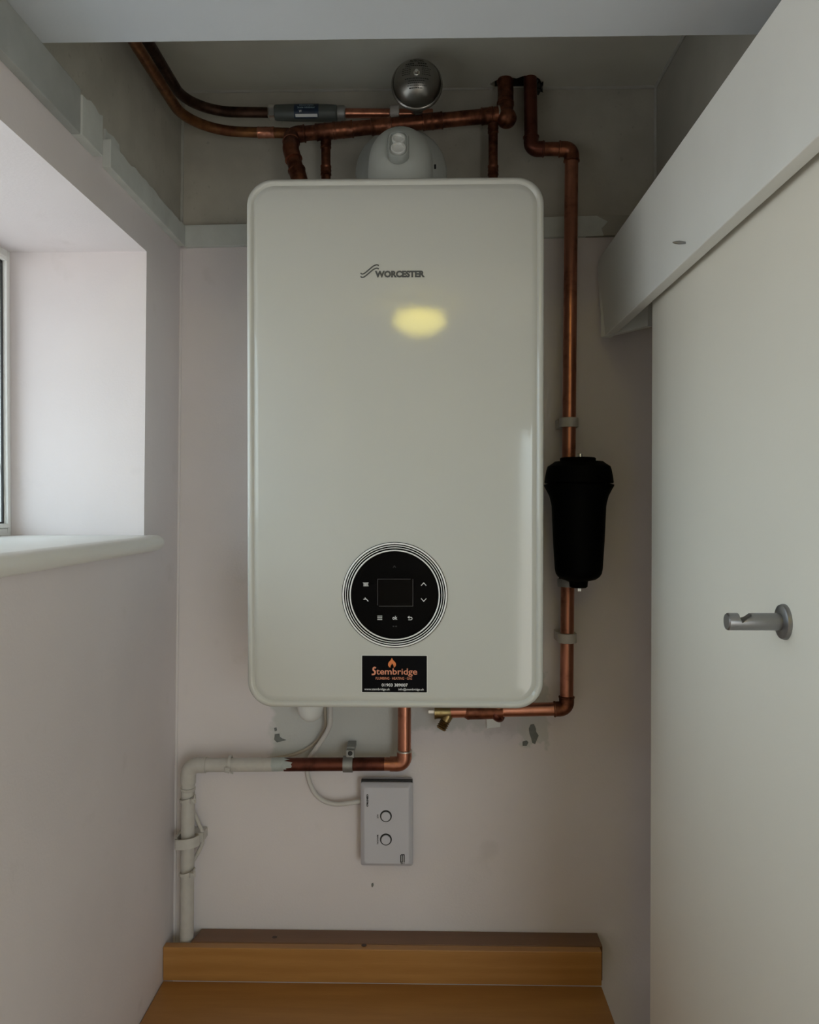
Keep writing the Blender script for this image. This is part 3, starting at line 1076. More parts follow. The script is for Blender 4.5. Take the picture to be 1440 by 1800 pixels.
# brass drain valve at the end of the run
dv0 = at(800, 1251, PD)
dv = thing('drain_valve', 'small brass drain valve with a ribbed spout under the boiler', 'valve', dv0)
ud = Vector((-1, 0, 0.0))
mb = MB().lathe(dv0 + Vector((0.006, 0, 0)), ud, [(0, 0.0085), (0.012, 0.0085), (0.012, 0.0105), (0.014, 0.0115), (0.030, 0.0115), (0.036, 0.0118), (0.038, 0.0126), (0.040, 0.0126), (0.040, 0.0)], 6 * 4)
obj('valve_body', mb, M['brass'], dv, smooth=35)
e0 = dv0 + Vector((-0.034, 0, 0))
obj('spindle', MB().lathe(e0, ud, [(0, 0.0035), (0.010, 0.0035), (0.010, 0.0)], 4), M['chrome'], dv)
s0 = at(788, 1257, PD - 0.002)
s1 = at(775, 1282, PD - 0.006)
us = (s1 - s0).normalized()
ln = (s1 - s0).length
mb = MB()
prof = [(0, 0.0088), (ln * 0.42, 0.0082)]
for k in range(4):
    h = ln * (0.46 + 0.13 * k)
    prof += [(h, 0.0068), (h + ln * 0.03, 0.0092), (h + ln * 0.10, 0.0078)]
prof += [(ln, 0.0070), (ln, 0.0045), (ln * 0.9, 0.0)]
mb.lathe(s0, us, prof, 24)
obj('hose_spout', mb, M['brass'], dv, smooth=35, label='ribbed hose spout')

# wide copper pipe across the top, rising to the ceiling on the right
g0 = at(527, 318, 1.300)
g1 = at(511, 262, 1.318)
g2 = at(513, 237, 1.345)
g3 = at(663, 222, 1.345)
g4 = at(888, 201, 1.352)
g5 = Vector((g4.x, D(1.372), CEIL + 0.05))
RG = 0.0118
gas = pipe_run('copper_pipe', 'tarnished copper pipe crossing above the boiler, behind the white flue elbow', [Vector((g0.x + 0.004, g0.y + 0.004, bz1)), g0, g1 + Vector((0, 0, 0.0)), g2, g4, at(889, 165, 1.368), g5], RG, M['copper_dull'], M['copper_dull'])
ug = (g4 - g2).normalized()
for f in (0.16, 0.24, 0.42, 0.66, 0.93):
    socket(gas, g2 + (g4 - g2) * f, ug, RG, 0.034 if f < 0.9 else 0.03, M['copper_dull'])
sr = MB().lathe(g2 + (g4 - g2) * 0.965, ug, [(0, RG * 1.0), (0.001, RG * 1.2), (0.0035, RG * 1.2), (0.0045, RG * 1.0)], 24)
obj('solder_ring', sr, M['solder'], gas, smooth=50, label='bright solder ring')
dome = MB().lathe(at(890, 206, 1.350), Vector((0.2, -0.55, -0.8)), [(-0.004, RG * 1.2), (0, RG * 1.36), (0.008, RG * 1.34), (0.013, RG * 1.1), (0.016, RG * 0.7), (0.0175, 0)], 24)
obj('elbow_end', dome, M['copper_dull'], gas, smooth=50)


def short_pipe(label, px, ytop, d, r=R15):
    t = at(px, ytop, d)
    root = thing('copper_pipe', label, 'pipe', (t.x, t.y, bz1))
    obj('pipe_length', MB().tube([(t.x, t.y, bz1 - 0.001), t], r, 20), M['copper_dull'], root, smooth=50)
    socket(root, (t.x, t.y, t.z - 0.006), (0, 0, 1), r, 0.016, M['copper_dull'], 'socket')
    socket(root, (t.x, t.y, at(px, 300, d).z), (0, 0, 1), r, 0.016, M['copper_dull'], 'socket')
    return root


short_pipe('thin upright copper pipe left of the white flue elbow, dropping into the boiler top', 573, 246, 1.352)
short_pipe('thin upright copper pipe right of the white flue elbow, dropping into the boiler top', 867, 219, 1.355)

# two oxidised pipes from over the grey board
c2 = at(331, 196, 1.352)
n2 = Vector((at(265, 82, 1.16).x, D(0.60), c2.z))
i0, i1 = at(472, 198, 1.352), at(609, 199, 1.352)
root = thing('copper_pipe', 'nearly black bent copper pipe along the left wall, ending at the dark grey inline cartridge', 'pipe', c2)
obj('pipe_length', MB().tube(fillet([n2, Vector((n2.x, c2.y, c2.z)), i0], 0.075, 14), 0.0082, 24), M['copper_dark'], root, smooth=50)
c1 = at(331, 230, 1.352)
n1 = Vector((at(245, 84, 1.11).x, D(0.60), c1.z))
j0 = at(508, 234, 1.352)
root = thing('copper_pipe', 'amber bent copper pipe along the left wall, just below the nearly black one', 'pipe', c1)
obj('pipe_length', MB().tube(fillet([n1, Vector((n1.x, c1.y, c1.z)), j0], 0.085, 14), 0.0082, 24), M['copper_amber'], root, smooth=50)
socket(root, at(468, 233, 1.352), (1, 0, 0), 0.0080, 0.028, M['copper'], label='bright copper coupling')

# inline scale inhibitor
inh = thing('scale_inhibitor', 'dark grey inline cartridge with a blue label, between two copper pipes', 'water conditioner', i0)
ui = (i1 - i0).normalized()
L = (i1 - i0).length
pxm = L / (609 - 472)
obj('hex_nut', MB().lathe(i0, ui, [(0, 0.006), (0, 0.0115), (0.002, 0.0125), (11.5 * pxm, 0.0125), (12 * pxm, 0.010)], 6), M['chrome'], inh, label='chrome hexagonal nut')
obj('inhibitor_body', MB().lathe(i0 + ui * 12 * pxm, ui, [(0, 0.0115), (0.002, 0.0122), (0.022, 0.0130), (0.032, 0.0134), (0.085, 0.0134), (0.095, 0.0130), (108 * pxm, 0.0122), (109 * pxm, 0.0095)], 40), M['inhibitor'], inh, smooth=40)
obj('end_ferrule', MB().lathe(i0 + ui * 121 * pxm, ui, [(0, 0.0105), (0.001, 0.0118), (12 * pxm, 0.0118), (14 * pxm, 0.0110), (15 * pxm, 0.0080)], 32), M['grey_zinc'], inh, smooth=40)
ic = (i0 + i1) / 2
RI = 0.01365


def wrap(p):
    z = max(-0.97, min(0.97, (p.z - ic.z) / RI))
    return Vector((p.x, ic.y - math.sqrt(max(0.0, RI * RI * (1 - z * z))), p.z))


lx0, lx1 = at(517, 198, 1.340).x, at(560, 198, 1.340).x
lab = MB()
N_ = 12
for k in range(N_):
    za_, zb_ = [ic.z + RI * math.sin(math.radians(-62 + 124 * q / N_)) for q in (k, k + 1)]
    lab.add([wrap(Vector((lx0, 0, za_))), wrap(Vector((lx1, 0, za_))), wrap(Vector((lx1, 0, zb_))), wrap(Vector((lx0, 0, zb_)))], [(0, 1, 2, 3)])
label_o = obj('product_label', lab, M['blue_label'], inh, smooth=60, label='dark blue label')
RI = 0.0139
for s, f0, f1, z0_, z1_, mt in (('Electrolytic', .22, .80, .0055, .0087, 'pale_print'), ('Scale inhibitor', .14, .86, .0012, .0047, 'pale_print'), ('W', .20, .32, -.0050, -.0012, 'icon')):
    w = lx1 - lx0
    obj('lettering', text_mb(s, lx0 + w * f0, lx0 + w * f1, ic.z + z0_, ic.z + z1_, 0, 0.01, 0, wrap), M[mt], label_o)
st = MB()
for k in range(3):
    za_, zb_ = [ic.z - 0.0108 + 0.0012 * q for q in (k, k + 1)]
    st.add([wrap(Vector((lx0 + w * .05, 0, za_))), wrap(Vector((lx1 - w * .05, 0, za_))), wrap(Vector((lx1 - w * .05, 0, zb_))), wrap(Vector((lx0 + w * .05, 0, zb_)))], [(0, 1, 2, 3)])
obj('label_strip', st, M['icon'], label_o, label='white strip')
pr = pipe_run('copper_pipe', 'short level copper pipe between the dark grey cartridge and the round steel vessel', [i1 - ui * 0.003, at(760, 200, 1.375)], R15, M['copper'])

# round steel vessel facing the camera
ve_d = 1.275
vc = at(733, 149, ve_d)
VR = 45.3 * ve_d / FPX
ves = thing('expansion_vessel', 'small round silver pressure vessel with black print, above the flue elbow', 'vessel', vc)
dome_p = [(0.0, VR * 0.90)]
VH = 0.030
for k in range(1, 15):
    a = math.radians(90.0 * k / 15)
    dome_p.append((0.004 + VH * math.sin(a), VR * 0.89 * math.cos(a)))
dome_p.append((0.004 + VH, 0.0))
obj('dome', MB().lathe(vc, (0, -1, 0), dome_p, 64), M['steel'], ves, smooth=60)
obj('rim', MB().lathe(vc + Vector((0, 0.003, 0)), (0, -1, 0), [(-0.002, VR * .94), (0, VR * .985), (0.0025, VR), (0.005, VR * .985), (0.006, VR * 0.93), (0.004, VR * .89)], 64), M['steel'], ves, smooth=60)
obj('back_dome', MB().lathe(vc + Vector((0, 0.003, 0)), (0, 1, 0), [(0, VR * .93), (0.012, VR * .86), (0.022, VR * .62), (0.028, VR * .28), (0.030, 0.011), (0.075, 0.010)], 48), M['steel'], ves, smooth=60)


def on_dome(p):
    x, z = p.x - vc.x, p.z - vc.z
    q = min(0.98, math.hypot(x, z) / (VR * 0.89))
    return Vector((p.x, vc.y - 0.0046 - VH * math.sqrt(1 - q * q), p.z))


nb = on_dome(vc)
obj('valve_nub', MB().lathe(nb + Vector((0, 0.002, 0)), (0, -1, 0), [(0, 0.0055), (0.003, 0.0045), (0.003, 0.0032), (0.009, 0.0030), (0.010, 0.0022), (0.010, 0)], 20), M['chrome'], ves, smooth=40, label='bright central valve nub')
k_ = VR / 45.0
obj('lettering', text_mb('ALTECNIC', vc.x - 12 * k_, vc.x + 12 * k_, vc.z + 22.5 * k_, vc.z + 28.5 * k_, 0, 0.03, 0, on_dome), M['black_print'], ves, label='black ALTECNIC print')
pr_ = MB()
for (xa, xb, zz_, h) in ((-19, -4, 18, 2.4), (2, 17, 19, 2.6), (-19, 19, 14, 1.8), (-24, -9, 10, 1), (-25, -10, 6.5, 1), (-25, -10, 3, 1), (-25, -10, -.5, 1), (9, 24, 9.5, 1), (9, 22, 6, 1), (9, 22, 2.5, 1), (9, 24, -1, 1), (-20, 20, -8, 1.2), (-14, 14, -11.5, 1), (-15, 12, -15, 1), (-16, 16, -18.5, 1), (-13, 10, -22, 1.4)):
    x = xa
    while x < xb:
        wdt = RND.uniform(1.8, 4.0)
        xe = min(xb, x + wdt)
        pr_.add([on_dome(Vector((vc.x + a_ * k_, 0, vc.z + (zz_ + b_ * h / 2) * k_))) for a_, b_ in ((x, -1), (xe, -1), (xe, 1), (x, 1))], [(0, 1, 2, 3)])
        x = xe + 0.7
so_ = obj('small_print', pr_, M['black_print'], ves, label='lines of small black print')


# ------------------------------------------------------------------ clips on pipes
def clip(label, p, r, axis, width, mat, wrapw=0.006, group=None):
    """moulded saddle clip: a band round the pipe front and a stem to the wall"""
    p = Vector(p)
    root = thing('pipe_clip', label, 'clip', (p.x, 0, p.z), group)
    band = MB()
    rr = r + 0.0004
    ro = r + 0.0045
    side = Vector((1, 0, 0)) if axis == 'z' else Vector((0, 0, 1))
    along = Vector((0, 0, 1)) if axis == 'z' else Vector((1, 0, 0))
    loops = []
    for k in range(17):
        a = math.radians(-25 + 230.0 * k / 16)
        u_ = side * math.cos(a) + Vector((0, -1, 0)) * math.sin(a)
        loops.append([p + u_ * rr - along * width / 2, p + u_ * ro - along * width / 2, p + u_ * ro + along * width / 2, p + u_ * rr + along * width / 2])
    band.loft(loops)
    obj('clip_band', band, mat, root, smooth=35, bevel=0.0004)
    h = abs(p.y) - r * 0.9
    base = MB()
    lo_ = p + side * -(ro) - along * width / 2
    hi_ = p + side * ro + along * width / 2
    base.box((lo_.x, -h, lo_.z), (hi_.x, -0.0005, hi_.z))
    obj('clip_base', base, mat, root, bevel=0.0006)
    return root


clip('white plastic clip on the right copper pipe, just above the black filter', at(1000, 743, PD), R22, 'z', 0.0155, M['clip'])
clip('white plastic clip on the right copper pipe, below the black filter', at(997, 1121, PD), R22, 'z', 0.0155, M['clip'])
clip('pale clip on the level copper pipe beside the round steel vessel', at(694, 199, 1.363), R15, 'x', 0.015, M['clip'])

# ------------------------------------------------------------------ black filter
FDp = 1.292
f_top = at(1017, 805, FDp)
fxc, fyc = at(1017.5, 900, FDp).x, D(FDp)
sF = FDp / FPX
filt = thing('magnetic_filter', 'black plastic canister filter hanging on the copper pipe right of the boiler', 'filter', (fxc, fyc, at(1017, 1035, FDp).z))


def zf(py): return at(1017, py, FDp).z


lid = [(811.5, 0), (811.5, 42), (814, 45), (817, 49.5), (820, 54), (826, 56), (838, 58.3), (848, 59.5), (849.5, 58.5), (849.5, 50)]
obj('filter_cap', MB().lathe((fxc, fyc, 0), (0, 0, 1), [(zf(y), r * sF) for y, r in lid], 64), M['black_plastic'], filt, smooth=30)
obj('top_boss', MB().lathe((at(1016, 808, FDp).x, fyc, 0), (0, 0, 1), [(zf(813), 31 * sF), (zf(806), 31 * sF), (zf(804.5), 29.5 * sF), (zf(804.5), 0)], 48), M['black_plastic'], filt, smooth=30)
bod = [(849.5, 50), (851.5, 58), (852, 60.5), (855, 60), (860, 57), (872, 51), (884, 48), (890, 47), (950, 44.4), (1000, 41.3), (1008, 39.6), (1013, 36.5), (1018, 30), (1020, 22), (1020, 0)]
obj('filter_body', MB().lathe((fxc, fyc, 0), (0, 0, 1), [(zf(y), r * sF) for y, r in bod], 64), M['black_plastic'], filt, smooth=30)
obj('bottom_boss', MB().lathe((fxc, fyc, 0), (0, 0, 1), [(zf(1019), 18.5 * sF), (zf(1022), 16.5 * sF), (zf(1031), 15.5 * sF), (zf(1033), 13 * sF), (zf(1033), 0)], 40), M['black_plastic'], filt, smooth=30)
obj('bleed_screw', MB().lathe((at(1020, 800, FDp).x, fyc, 0), (0, 0, 1), [(zf(805), 7 * sF), (zf(803), 7 * sF), (zf(802.5), 4.6 * sF), (zf(798), 4.6 * sF), (zf(797.4), 3.6 * sF), (zf(797.4), 0)], 20), M['chrome'], filt, smooth=35, label='small bright bleed screw')
obj('drain_plug', MB().lathe((fxc + 0.001, fyc, 0), (0, 0, 1), [(zf(1032), 4 * sF), (zf(1039), 4 * sF), (zf(1039.6), 3 * sF), (zf(1039.6), 0)], 4), M['chrome'], filt, label='small square bright plug')
for py in (1024, 822):
    c = at(998 if py > 900 else 1000, py, PD)
    nut = MB().lathe(c + Vector((0, 0, -0.007)), (0, 0, 1), [(0, 0.0115), (0.0005, 0.0160), (0.004, 0.0168), (0.012, 0.0168), (0.0135, 0.0160), (0.0135, 0.0113)], 8 if py < 900 else 32)
    obj('union_nut', nut, M['grey_zinc'], filt, smooth=35)
for py in (838, 1006):
    arm = MB()
    c = at(998.5, py, PD)
    arm.tube(fillet([c + Vector((0, 0, 0.012 if py < 900 else -0.012)), c, Vector((fxc, fyc + 0.02, c.z))], 0.012, 6), 0.0145, 20)
    obj('valve_arm', arm, M['black_plastic'], filt, smooth=50)

# ------------------------------------------------------------------ pipe under the boiler, part painted
p0 = at(711, 1240, PD)
h0 = Vector((p0.x, p0.y, bz0))
h1 = at(711, 1343, PD)
h2 = at(331, 1345, PD)
h3 = at(328, 1700, 1.3735)
cond = thing('copper_pipe', 'copper pipe under the boiler turning left, then painted white down to the worktop', 'pipe', h0)
mixp = at(500, 1344, PD)
obj('pipe_length', MB().tube([h0, h1 + Vector((0, 0, 0.010))], R22, 24), M['copper'], cond, smooth=50)
el = MB().tube(fillet([h1 + Vector((0, 0, 0.022)), h1, h1 + Vector((-0.024, 0, 0))], 0.012, 8), R22 * 1.115, 24)
obj('elbow', el, M['copper'], cond, smooth=50)
obj('solder_ring', MB().lathe(h1 + Vector((0, 0, 0.020)), (0, 0, 1), [(0, R22), (0.0008, R22 * 1.2), (0.003, R22 * 1.2), (0.004, R22)], 24), M['solder'], cond, smooth=50)
uL = (h2 - h1).normalized()
obj('pipe_length', MB().tube([h1 + uL * 0.018, at(676, 1343, PD)], R22, 24), M['copper'], cond, smooth=50)
obj('pipe_length', MB().tube([at(676, 1343, PD), mixp], R22 * 0.995, 24), M['copper_brown'], cond, smooth=50, label='dark brown oxidised length')
# white paint ends in a ragged edge
rag = MB()
seg = 24
ra, rb = at(510, 1343, PD), at(478, 1344, PD)
loops = []
jag = [RND.uniform(-0.010, 0.004) for _ in range(seg)]
for i in range(seg):
    a = 2 * math.pi * i / seg
    if -1 < math.sin(a):
        # front side (towards the camera) reaches furthest at mid height, as brushed
        f = -math.cos(a)
        jag[i] += 0.012 * max(0.0, f) * (1 - abs(math.sin(a))) - 0.002
for k, (t, off) in enumerate(((0, 1), (0.35, 0.6), (1, 0))):
    lp_ = []
    for i in range(seg):
        a = 2 * math.pi * i / seg
        p = ra + (rb - ra) * t + Vector((jag[i] * off, 0, 0))
        rr = R22 * (1.004 if k == 0 else 1.02)
        lp_.append(p + Vector((0, math.cos(a) * rr, math.sin(a) * rr)))
    loops.append(lp_)
rag.loft(loops, False, False)
obj('paint_edge', rag, M['pipe_paint2'], cond, smooth=50, label='ragged end of the white paint')
obj('pipe_length', MB().tube([rb + Vector((0.001, 0, 0)), h2 + Vector((0.012, 0, 0))], R22 * 1.02, 24), M['pipe_paint'], cond, smooth=50, label='white painted level length')
uD = (h3 - h2).normalized()
ew = MB().tube(fillet([h2 + Vector((0.030, 0, 0)), h2, h2 + uD * 0.030], 0.017, 10), R22 * 1.16, 24)
obj('elbow', ew, M['pipe_paint'], cond, smooth=50, label='white painted elbow')
obj('pipe_length', MB().tube([h2 + uD * 0.012, h3], R22 * 1.03, 24), M['pipe_paint'], cond, smooth=50, label='white painted upright length')
obj('joint_ring', MB().lathe(at(330.5, 1384, PD), uD, [(0, R22 * 1.04), (0.0006, R22 * 1.13), (0.004, R22 * 1.13), (0.005, R22 * 1.03)], 24), M['pipe_paint'], cond, smooth=50)

# grey clip with a screwed stem on the level length
gc = at(612, 1343, PD)
gclip = thing('pipe_clip', 'grey metal clip with an upright screwed tab on the brown level pipe', 'clip', (gc.x, 0, gc.z))
band = MB()
loops = []
wv = 17 * PD / FPX
for k in range(25):
    a = math.radians(-60 + 300.0 * k / 24)
    u_ = Vector((0, -math.sin(a), math.cos(a)))
    q = gc + u_ * (R22 + 0.0004)
    s = gc + u_ * (R22 + 0.0024)
    w2 = Vector((wv / 2, 0, 0))
    loops.append([q - w2, s - w2, s + w2, q + w2])
band.loft(loops)
obj('clip_band', band, M['grey_zinc'], gclip, smooth=40)
tb = MB()
tx = at(616, 1325, PD)
tb.box((tx.x - wv * 0.42, tx.y - 0.004, gc.z + R22), (tx.x + wv * 0.42, tx.y + 0.006, at(616, 1318, PD).z))
tb.box((tx.x - wv * 0.42, tx.y + 0.006, gc.z + R22 + 0.008), (tx.x + wv * 0.42, -0.0005, gc.z + R22 + 0.016))
obj('clip_tab', tb, M['grey_zinc'], gclip, bevel=0.0006)
tsc = MB().lathe((tx.x, tx.y - 0.004, at(616, 1323, PD).z), (0, -1, 0), [(0, 0.004), (0.002, 0.0036), (0.0026, 0.0)], 16)
obj('screw', tsc, M['black_print'], gclip, smooth=40, label='dark screw head')

# open white saddle clip on the upright length
wc = at(331, 1478, PD)
wclip = thing('pipe_clip', 'wide white open clip on the painted upright pipe by the left wall', 'clip', (wc.x, 0, wc.z))
band = MB()
zc0, zc1 = -0.0085, 0.0085
plan = [(-0.0215, -0.005), (-0.0180, -0.0135), (-0.0100, -0.0168), (0.0, -0.0172), (0.0080, -0.0160), (0.0150, -0.0110), (0.0205, -0.0020)]
inner = [(x * 0.86, y * 0.80) for x, y in plan]
loops = []
for (x, y), (xi, yi) in zip(plan, inner):
    tz = 0.002 * (x / 0.02)
    loops.append([wc + Vector((x, y, zc0 + tz)), wc + Vector((x, y, zc1 + tz)), wc + Vector((xi, yi, zc1 + tz)), wc + Vector((xi, yi, zc0 + tz))])
band.loft(loops)
obj('clip_band', band, M['pipe_paint'], wclip, smooth=35, bevel=0.0006)
hb = MB().box((wc.x - 0.0215, wc.y + 0.0125, wc.z - 0.0080), (wc.x + 0.0215, -0.0005, wc.z + 0.0080))
hb.box((wc.x - 0.0215, wc.y - 0.006, wc.z - 0.0085), (wc.x - 0.0165, wc.y + 0.014, wc.z + 0.0075))
obj('clip_base', hb, M['pipe_paint'], wclip, bevel=0.0006)

# cable ties
def cable_tie(label, p, ax, lab_side, r=R22 * 1.03):
    p = Vector(p)
    ax = Vector(ax).normalized()
    root = thing('cable_tie', label, 'cable tie', p)
    u_ = Vector((0, -1, 0))
    v_ = ax.cross(u_)
    loops = []
    for k in range(33):
        a = 2 * math.pi * k / 32
        d_ = u_ * math.cos(a) + v_ * math.sin(a)
        sl_ = ax * 0.003 * math.sin(a)
        loops.append([p + d_ * r - ax * 0.0022 + sl_, p + d_ * (r + 0.0019) - ax * 0.0024 + sl_, p + d_ * (r + 0.0019) + ax * 0.0024 + sl_, p + d_ * r + ax * 0.0022 + sl_])
    MBb = MB().loft(loops, False, False)
    obj('strap', MBb, M['pipe_paint'], root, smooth=40)
    a = math.radians(lab_side)
    d_ = u_ * math.cos(a) + v_ * math.sin(a)
    hc = p + d_ * (r + 0.002)
    t_ = ax.cross(d_)
    hd_ = MB()
    hd_.prism([hc + ax * sx * 0.0042 + t_ * sy * 0.0048 - d_ * 0.001 for sx, sy in ((-1, -1), (1, -1), (1, 1), (-1, 1))], d_ * 0.0056)
    hd_.box(hc + d_ * 0.0046 + Vector((-.0014, -.0014, -.0014)), hc + d_ * 0.0046 + Vector((.0014, .0014, .0014)))
    obj('tie_head', hd_, M['pipe_paint'], root, bevel=0.0007)
    tl = MB().tube([hc + d_ * 0.003, hc + d_ * 0.006 + ax * 0.006, hc + d_ * 0.007 + ax * 0.011], 0.0014, 8)
    obj('tie_tail', tl, M['pipe_paint'], root, smooth=50)
    return root


cable_tie('painted cable tie on the level white pipe', at(405, 1343, PD), (1, 0, -0.25), 20)
cable_tie('painted cable tie on the upright white pipe, above the open clip', at(330, 1404, PD), (0, 0, 1), 50)
cable_tie('painted cable tie on the upright white pipe, below the open clip', at(329, 1533, PD), (0, 0, 1), 50)

# ------------------------------------------------------------------ cables
cf = smooth_path([Vector((at(577, 1240, 1.36).x, D(1.36), bz0)), at(581, 1255, 1.365), at(577, 1282, 1.37), at(560, 1310, 1.378), at(546, 1330, 1.388), at(541, 1345, 1.391), at(542, 1365, 1.391), at(551, 1390, 1.389), at(568, 1407, 1.387), at(590, 1413.5, 1.386), at(612, 1412, 1.385), at(637, 1408, 1.384)], 8)
tag(obj('power_cable', MB().tube(cf, 0.0040, 14), M['cable'], smooth=60), 'white round cable looping from the boiler behind the pipe to the receiver', 'cable')
ct = smooth_path([Vector((at(566, 1240, 1.375).x, D(1.375), bz0)), at(572, 1256, 1.38), at(571, 1280, 1.386), at(557, 1303, 1.392), at(537, 1318, 1.394), at(510, 1328, 1.394), at(485, 1332, 1.390), at(470, 1334, 1.386)], 8)
tag(obj('thin_cable', MB().tube(ct, 0.0026, 10), M['cable_tan'], smooth=60), 'thin tan cable curving from the boiler onto the painted level pipe', 'cable')
cl_ = smooth_path([at(334, 1412, 1.372), at(341, 1428, 1.374), at(349, 1447, 1.377), at(356, 1464, 1.378), at(356, 1480, 1.378), at(349, 1497, 1.377), at(341, 1511, 1.375), at(333, 1526, 1.372)], 8)
tag(obj('thin_cable', MB().tube(cl_, 0.0034, 12), M['pipe_paint'], smooth=60), 'painted cable bulging out behind the open clip on the upright white pipe', 'cable')

# ------------------------------------------------------------------ receiver on the wall
RD = 1.362
ra0, ra1 = at(633.5, 1525, RD), at(726, 1378, RD)
rec = thing('wireless_receiver', 'white rectangular heating receiver with two round buttons, below the boiler', 'receiver', ((ra0.x + ra1.x) / 2, -0.0005, ra0.z))
YR = D(RD)
cs = MB()
i_ = 0.0
cs.loft([rrect(ra0.x + i, ra1.x - i, ra0.z + i, ra1.z - i, 0.004, y, 5) for i, y in ((0.0015, -0.0005), (0.0, -0.006), (0.0, YR + 0.0085), (0.001, YR + 0.006), (0.0058, YR + 0.001), (0.0070, YR), (0.010, YR))])
obj('receiver_case', cs, M['receiver'], rec, smooth=35)
vs = MB().box((ra0.x + 0.0008, YR + 0.0085, ra1.z - 0.004), (ra1.x - 0.0008, YR + 0.017, ra1.z + 0.0030))  # plain black strip along the top of the case
obj('top_strip', vs, M['black_print'], rec, bevel=0.001, label='dark strip along the top edge')
YB = YR - 0.0003
for py, word in ((1434.5, 'AUX'), (1475.5, 'MANUAL')):
    c = at(678.5, py, RD)
    bz = MB().lathe((c.x, YR + 0.001, c.z), (0, -1, 0), [(0, 10.5 * RD / FPX), (0.0013, 10.5 * RD / FPX), (0.0013, 8.5 * RD / FPX), (0.0013, 0)], 40)
    so = obj('button_gap', bz, M['black_print'], rec, smooth=30, label='black ring round a button')
    bt = MB().lathe((c.x, YR - 0.0002, c.z - 0.0005), (0, -1, 0), [(0, 8.3 * RD / FPX), (0.0012, 8.2 * RD / FPX), (0.0018, 7.6 * RD / FPX), (0.0018, 0)], 40)
    obj('button', bt, M['receiver'], so, smooth=30, label='round white button')
    hl = 3.6 if word == 'AUX' else 8.5
    a, b = at(662.8, py + hl + 0.5, RD), at(665.6, py - hl + 0.5, RD)
    obj('lettering', text_mb(word, a.x, b.x, a.z, b.z, YB, 0.03, -1), M['black_print'], rec)
a, b = at(644.3, 1418, RD), at(647.6, 1396, RD)
obj('lettering', text_mb('CENTRO', a.x, b.x, a.z, b.z, YB, 0.08, -1), M['black_print'], rec, label='black product word reading downwards')
es = MB()


def R2(px, py):
    p = at(px, py, RD)
    return (p.x, p.z)


q = RD / FPX
stroke(es, [R2(710.6, 1516), R2(710.6, 1502.4), R2(706, 1502.4), R2(704.6, 1503.4), R2(704.6, 1515.4), R2(707.4, 1515.4), R2(707.4, 1502.8)], 1.7 * q, YB)
stroke(es, [R2(704.4, 1518), R2(708.6, 1518)], 1.4 * q, YB)
stroke(es, [R2(709.8, 1518), R2(711.2, 1518)], 1.4 * q, YB)
obj('logo_lettering', es, M['black_print'], rec, label='black ESi lettering reading downwards')

# ------------------------------------------------------------------ coat hook on the door
hk_d = 1.0 * DX / at(1380, 1093, 1.0).x
hk = at(1381, 1093, hk_d)
hk = Vector((DX, hk.y, hk.z))
hook = thing('coat_hook', 'satin grey metal coat hook with a notched peg on the cream door', 'hook', hk)
obj('rose', MB().lathe(hk, (-1, 0, 0), [(0, 0.0158), (0.0018, 0.0158), (0.0035, 0.0150), (0.0045, 0.0125), (0.0048, 0.0)], 48), M['nickel'], hook, smooth=35)
tip = at(1277, 1094, hk_d).x
LP = DX - tip
rp = 0.0077
pg = MB()
loops = []
# peg with a wedge cut out of its upper side
xs = [0.004, LP * 0.10, LP * 0.56, LP * 0.60, LP * 0.70, LP * 0.765, LP * 0.785, LP * 0.79, LP * 0.81, LP * 0.90, LP * 0.975, LP]
cut = {LP * 0.60: 0.93, LP * 0.70: 0.38, LP * 0.765: 0.02, LP * 0.785: -0.02, LP * 0.79: 0.25, LP * 0.81: 0.99}
for x in xs:
    cz = cut.get(x, 1.0)
    rr = rp * (0.90 if x == LP else 1.0)
    lp_ = []
    for k in range(32):
        a = 2 * math.pi * k / 32
        yy, zz_ = math.cos(a), math.sin(a)
        lp_.append(Vector((hk.x - x, hk.y + yy * rr, hk.z + min(zz_, cz) * rr)))
    loops.append(lp_)
pg.loft(loops)
obj('peg', pg, M['nickel'], hook, smooth=30)

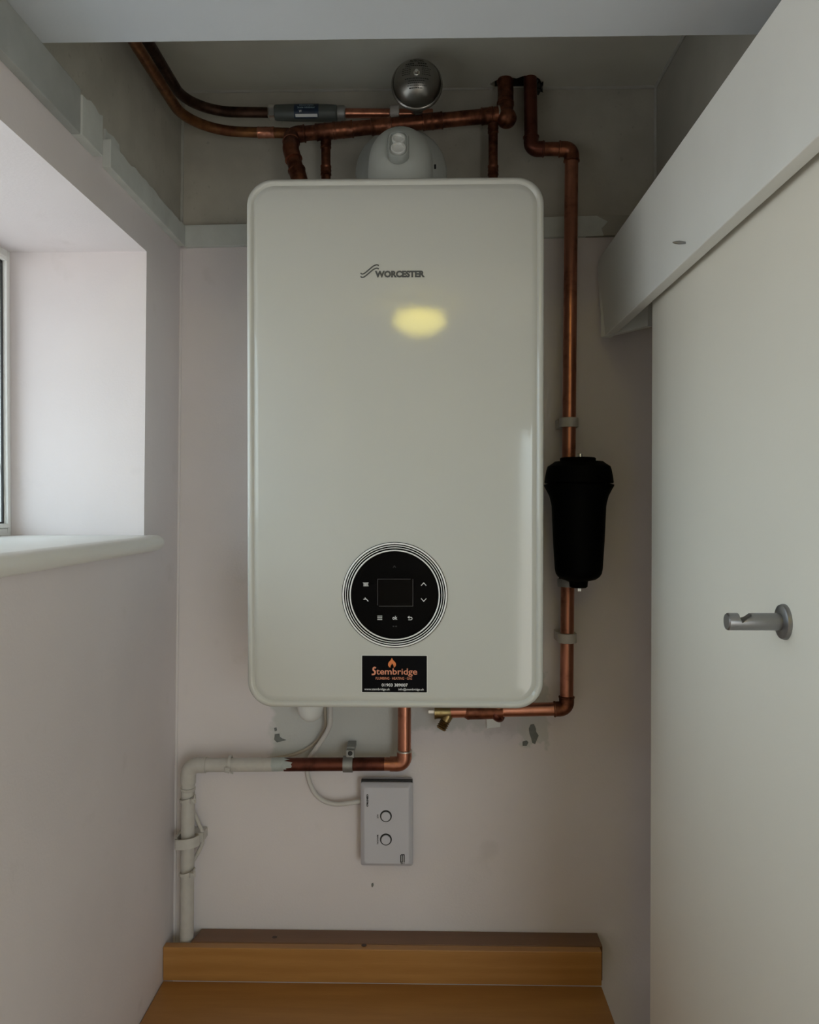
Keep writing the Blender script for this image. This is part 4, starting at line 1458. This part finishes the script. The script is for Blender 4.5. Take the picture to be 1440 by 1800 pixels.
# ------------------------------------------------------------------ pine worktop with upstand
w0 = at(285, 1722, 1.340)
w1 = at(1058, 1737, 1.340)
WZ = (w0.z + w1.z) / 2
UZ = (at(285, 1662, 1.340).z + at(1058, 1677, 1.340).z) / 2
WR = w1.x
YU = D(1.340)
wt = thing('worktop', 'varnished pine worktop with a low pine upstand below the boiler', 'worktop', ((wx(WZ) + WR) / 2, D(1.2), WZ - 0.027))
xl = wx(WZ) + 0.001
top = MB().box((xl, D(0.90), WZ - 0.027), (WR, YU + 0.001, WZ))
top_o = obj('worktop_board', top, M['pine'], wt, bevel=0.0015)
usb = MB().box((xl, YU, WZ + 0.0008), (WR, YU + 0.016, UZ))
obj('upstand_board', usb, M['pine'], wt, bevel=0.0012)
bx0, bx1 = at(343, 1650, 1.385).x, at(1053, 1650, 1.385).x
bb = MB()
bb.prism([Vector((bx0 + 0.001, YU + 0.0162, WZ)), Vector((bx1, YU + 0.0162, WZ)), Vector((bx1, -0.001, WZ)), Vector((bx0 + 0.008, -0.001, WZ))], (0, 0, UZ - WZ + 0.001))
back_b = obj('back_batten', bb, M['pine_dark'], wt, bevel=0.001, label='darker pine batten behind the upstand')
for px, py in ((483, 1647), (640, 1661)):
    v = ROT @ Vector(((px - 720) / FPX, (900 - py) / FPX, -1))
    k = (UZ + 0.0012 - CAM.z) / v.z
    p = CAM + v * k
    obj('knot', MB().lathe((p.x, min(p.y, -0.006), UZ + 0.0008), (0, 0, 1), [(0, 0.0045), (0.0005, 0.004), (0.0005, 0)], 12), M['knot'], back_b, label='small dark knot')

# ------------------------------------------------------------------ lamp in the room behind the camera
P = at(746, 553, FD)
d_ = (P - CAM)
d_.y = -d_.y
LZ = CAM.z + 0.80
t = (LZ - P.z) / d_.z
lc = P + d_ * t
lamp = thing('ceiling_light', 'round opal glass bowl lamp glowing yellow under the room ceiling, mirrored in the boiler front', 'lamp', (lc.x, lc.y, ROOM_CEIL))
bowl = [(0.044, 0.03)] + [(0.020 + 0.022 * (1 - k * k), 0.134 * k) for k in (0.3, 0.5, 0.7, 0.85, 0.95, 1.0)] + [(0.018 - 0.055 * (1 - k * k), 0.134 * k) for k in (0.99, 0.95, 0.88, 0.78, 0.66, 0.52, 0.36, 0.18)] + [(-0.037, 0.0)]
obj('glass_bowl', MB().lathe((lc.x, lc.y, LZ), (0, 0, 1), bowl, 40), M['opal'], lamp, smooth=50)
obj('ceiling_plate', MB().lathe((lc.x, lc.y, LZ + 0.05), (0, 0, 1), [(0, 0.10), (0.0, 0.128), (0.02, 0.128), (ROOM_CEIL - LZ - 0.05, 0.06), (ROOM_CEIL - LZ - 0.0501, 0.0)], 40), M['cap'], lamp, smooth=50)
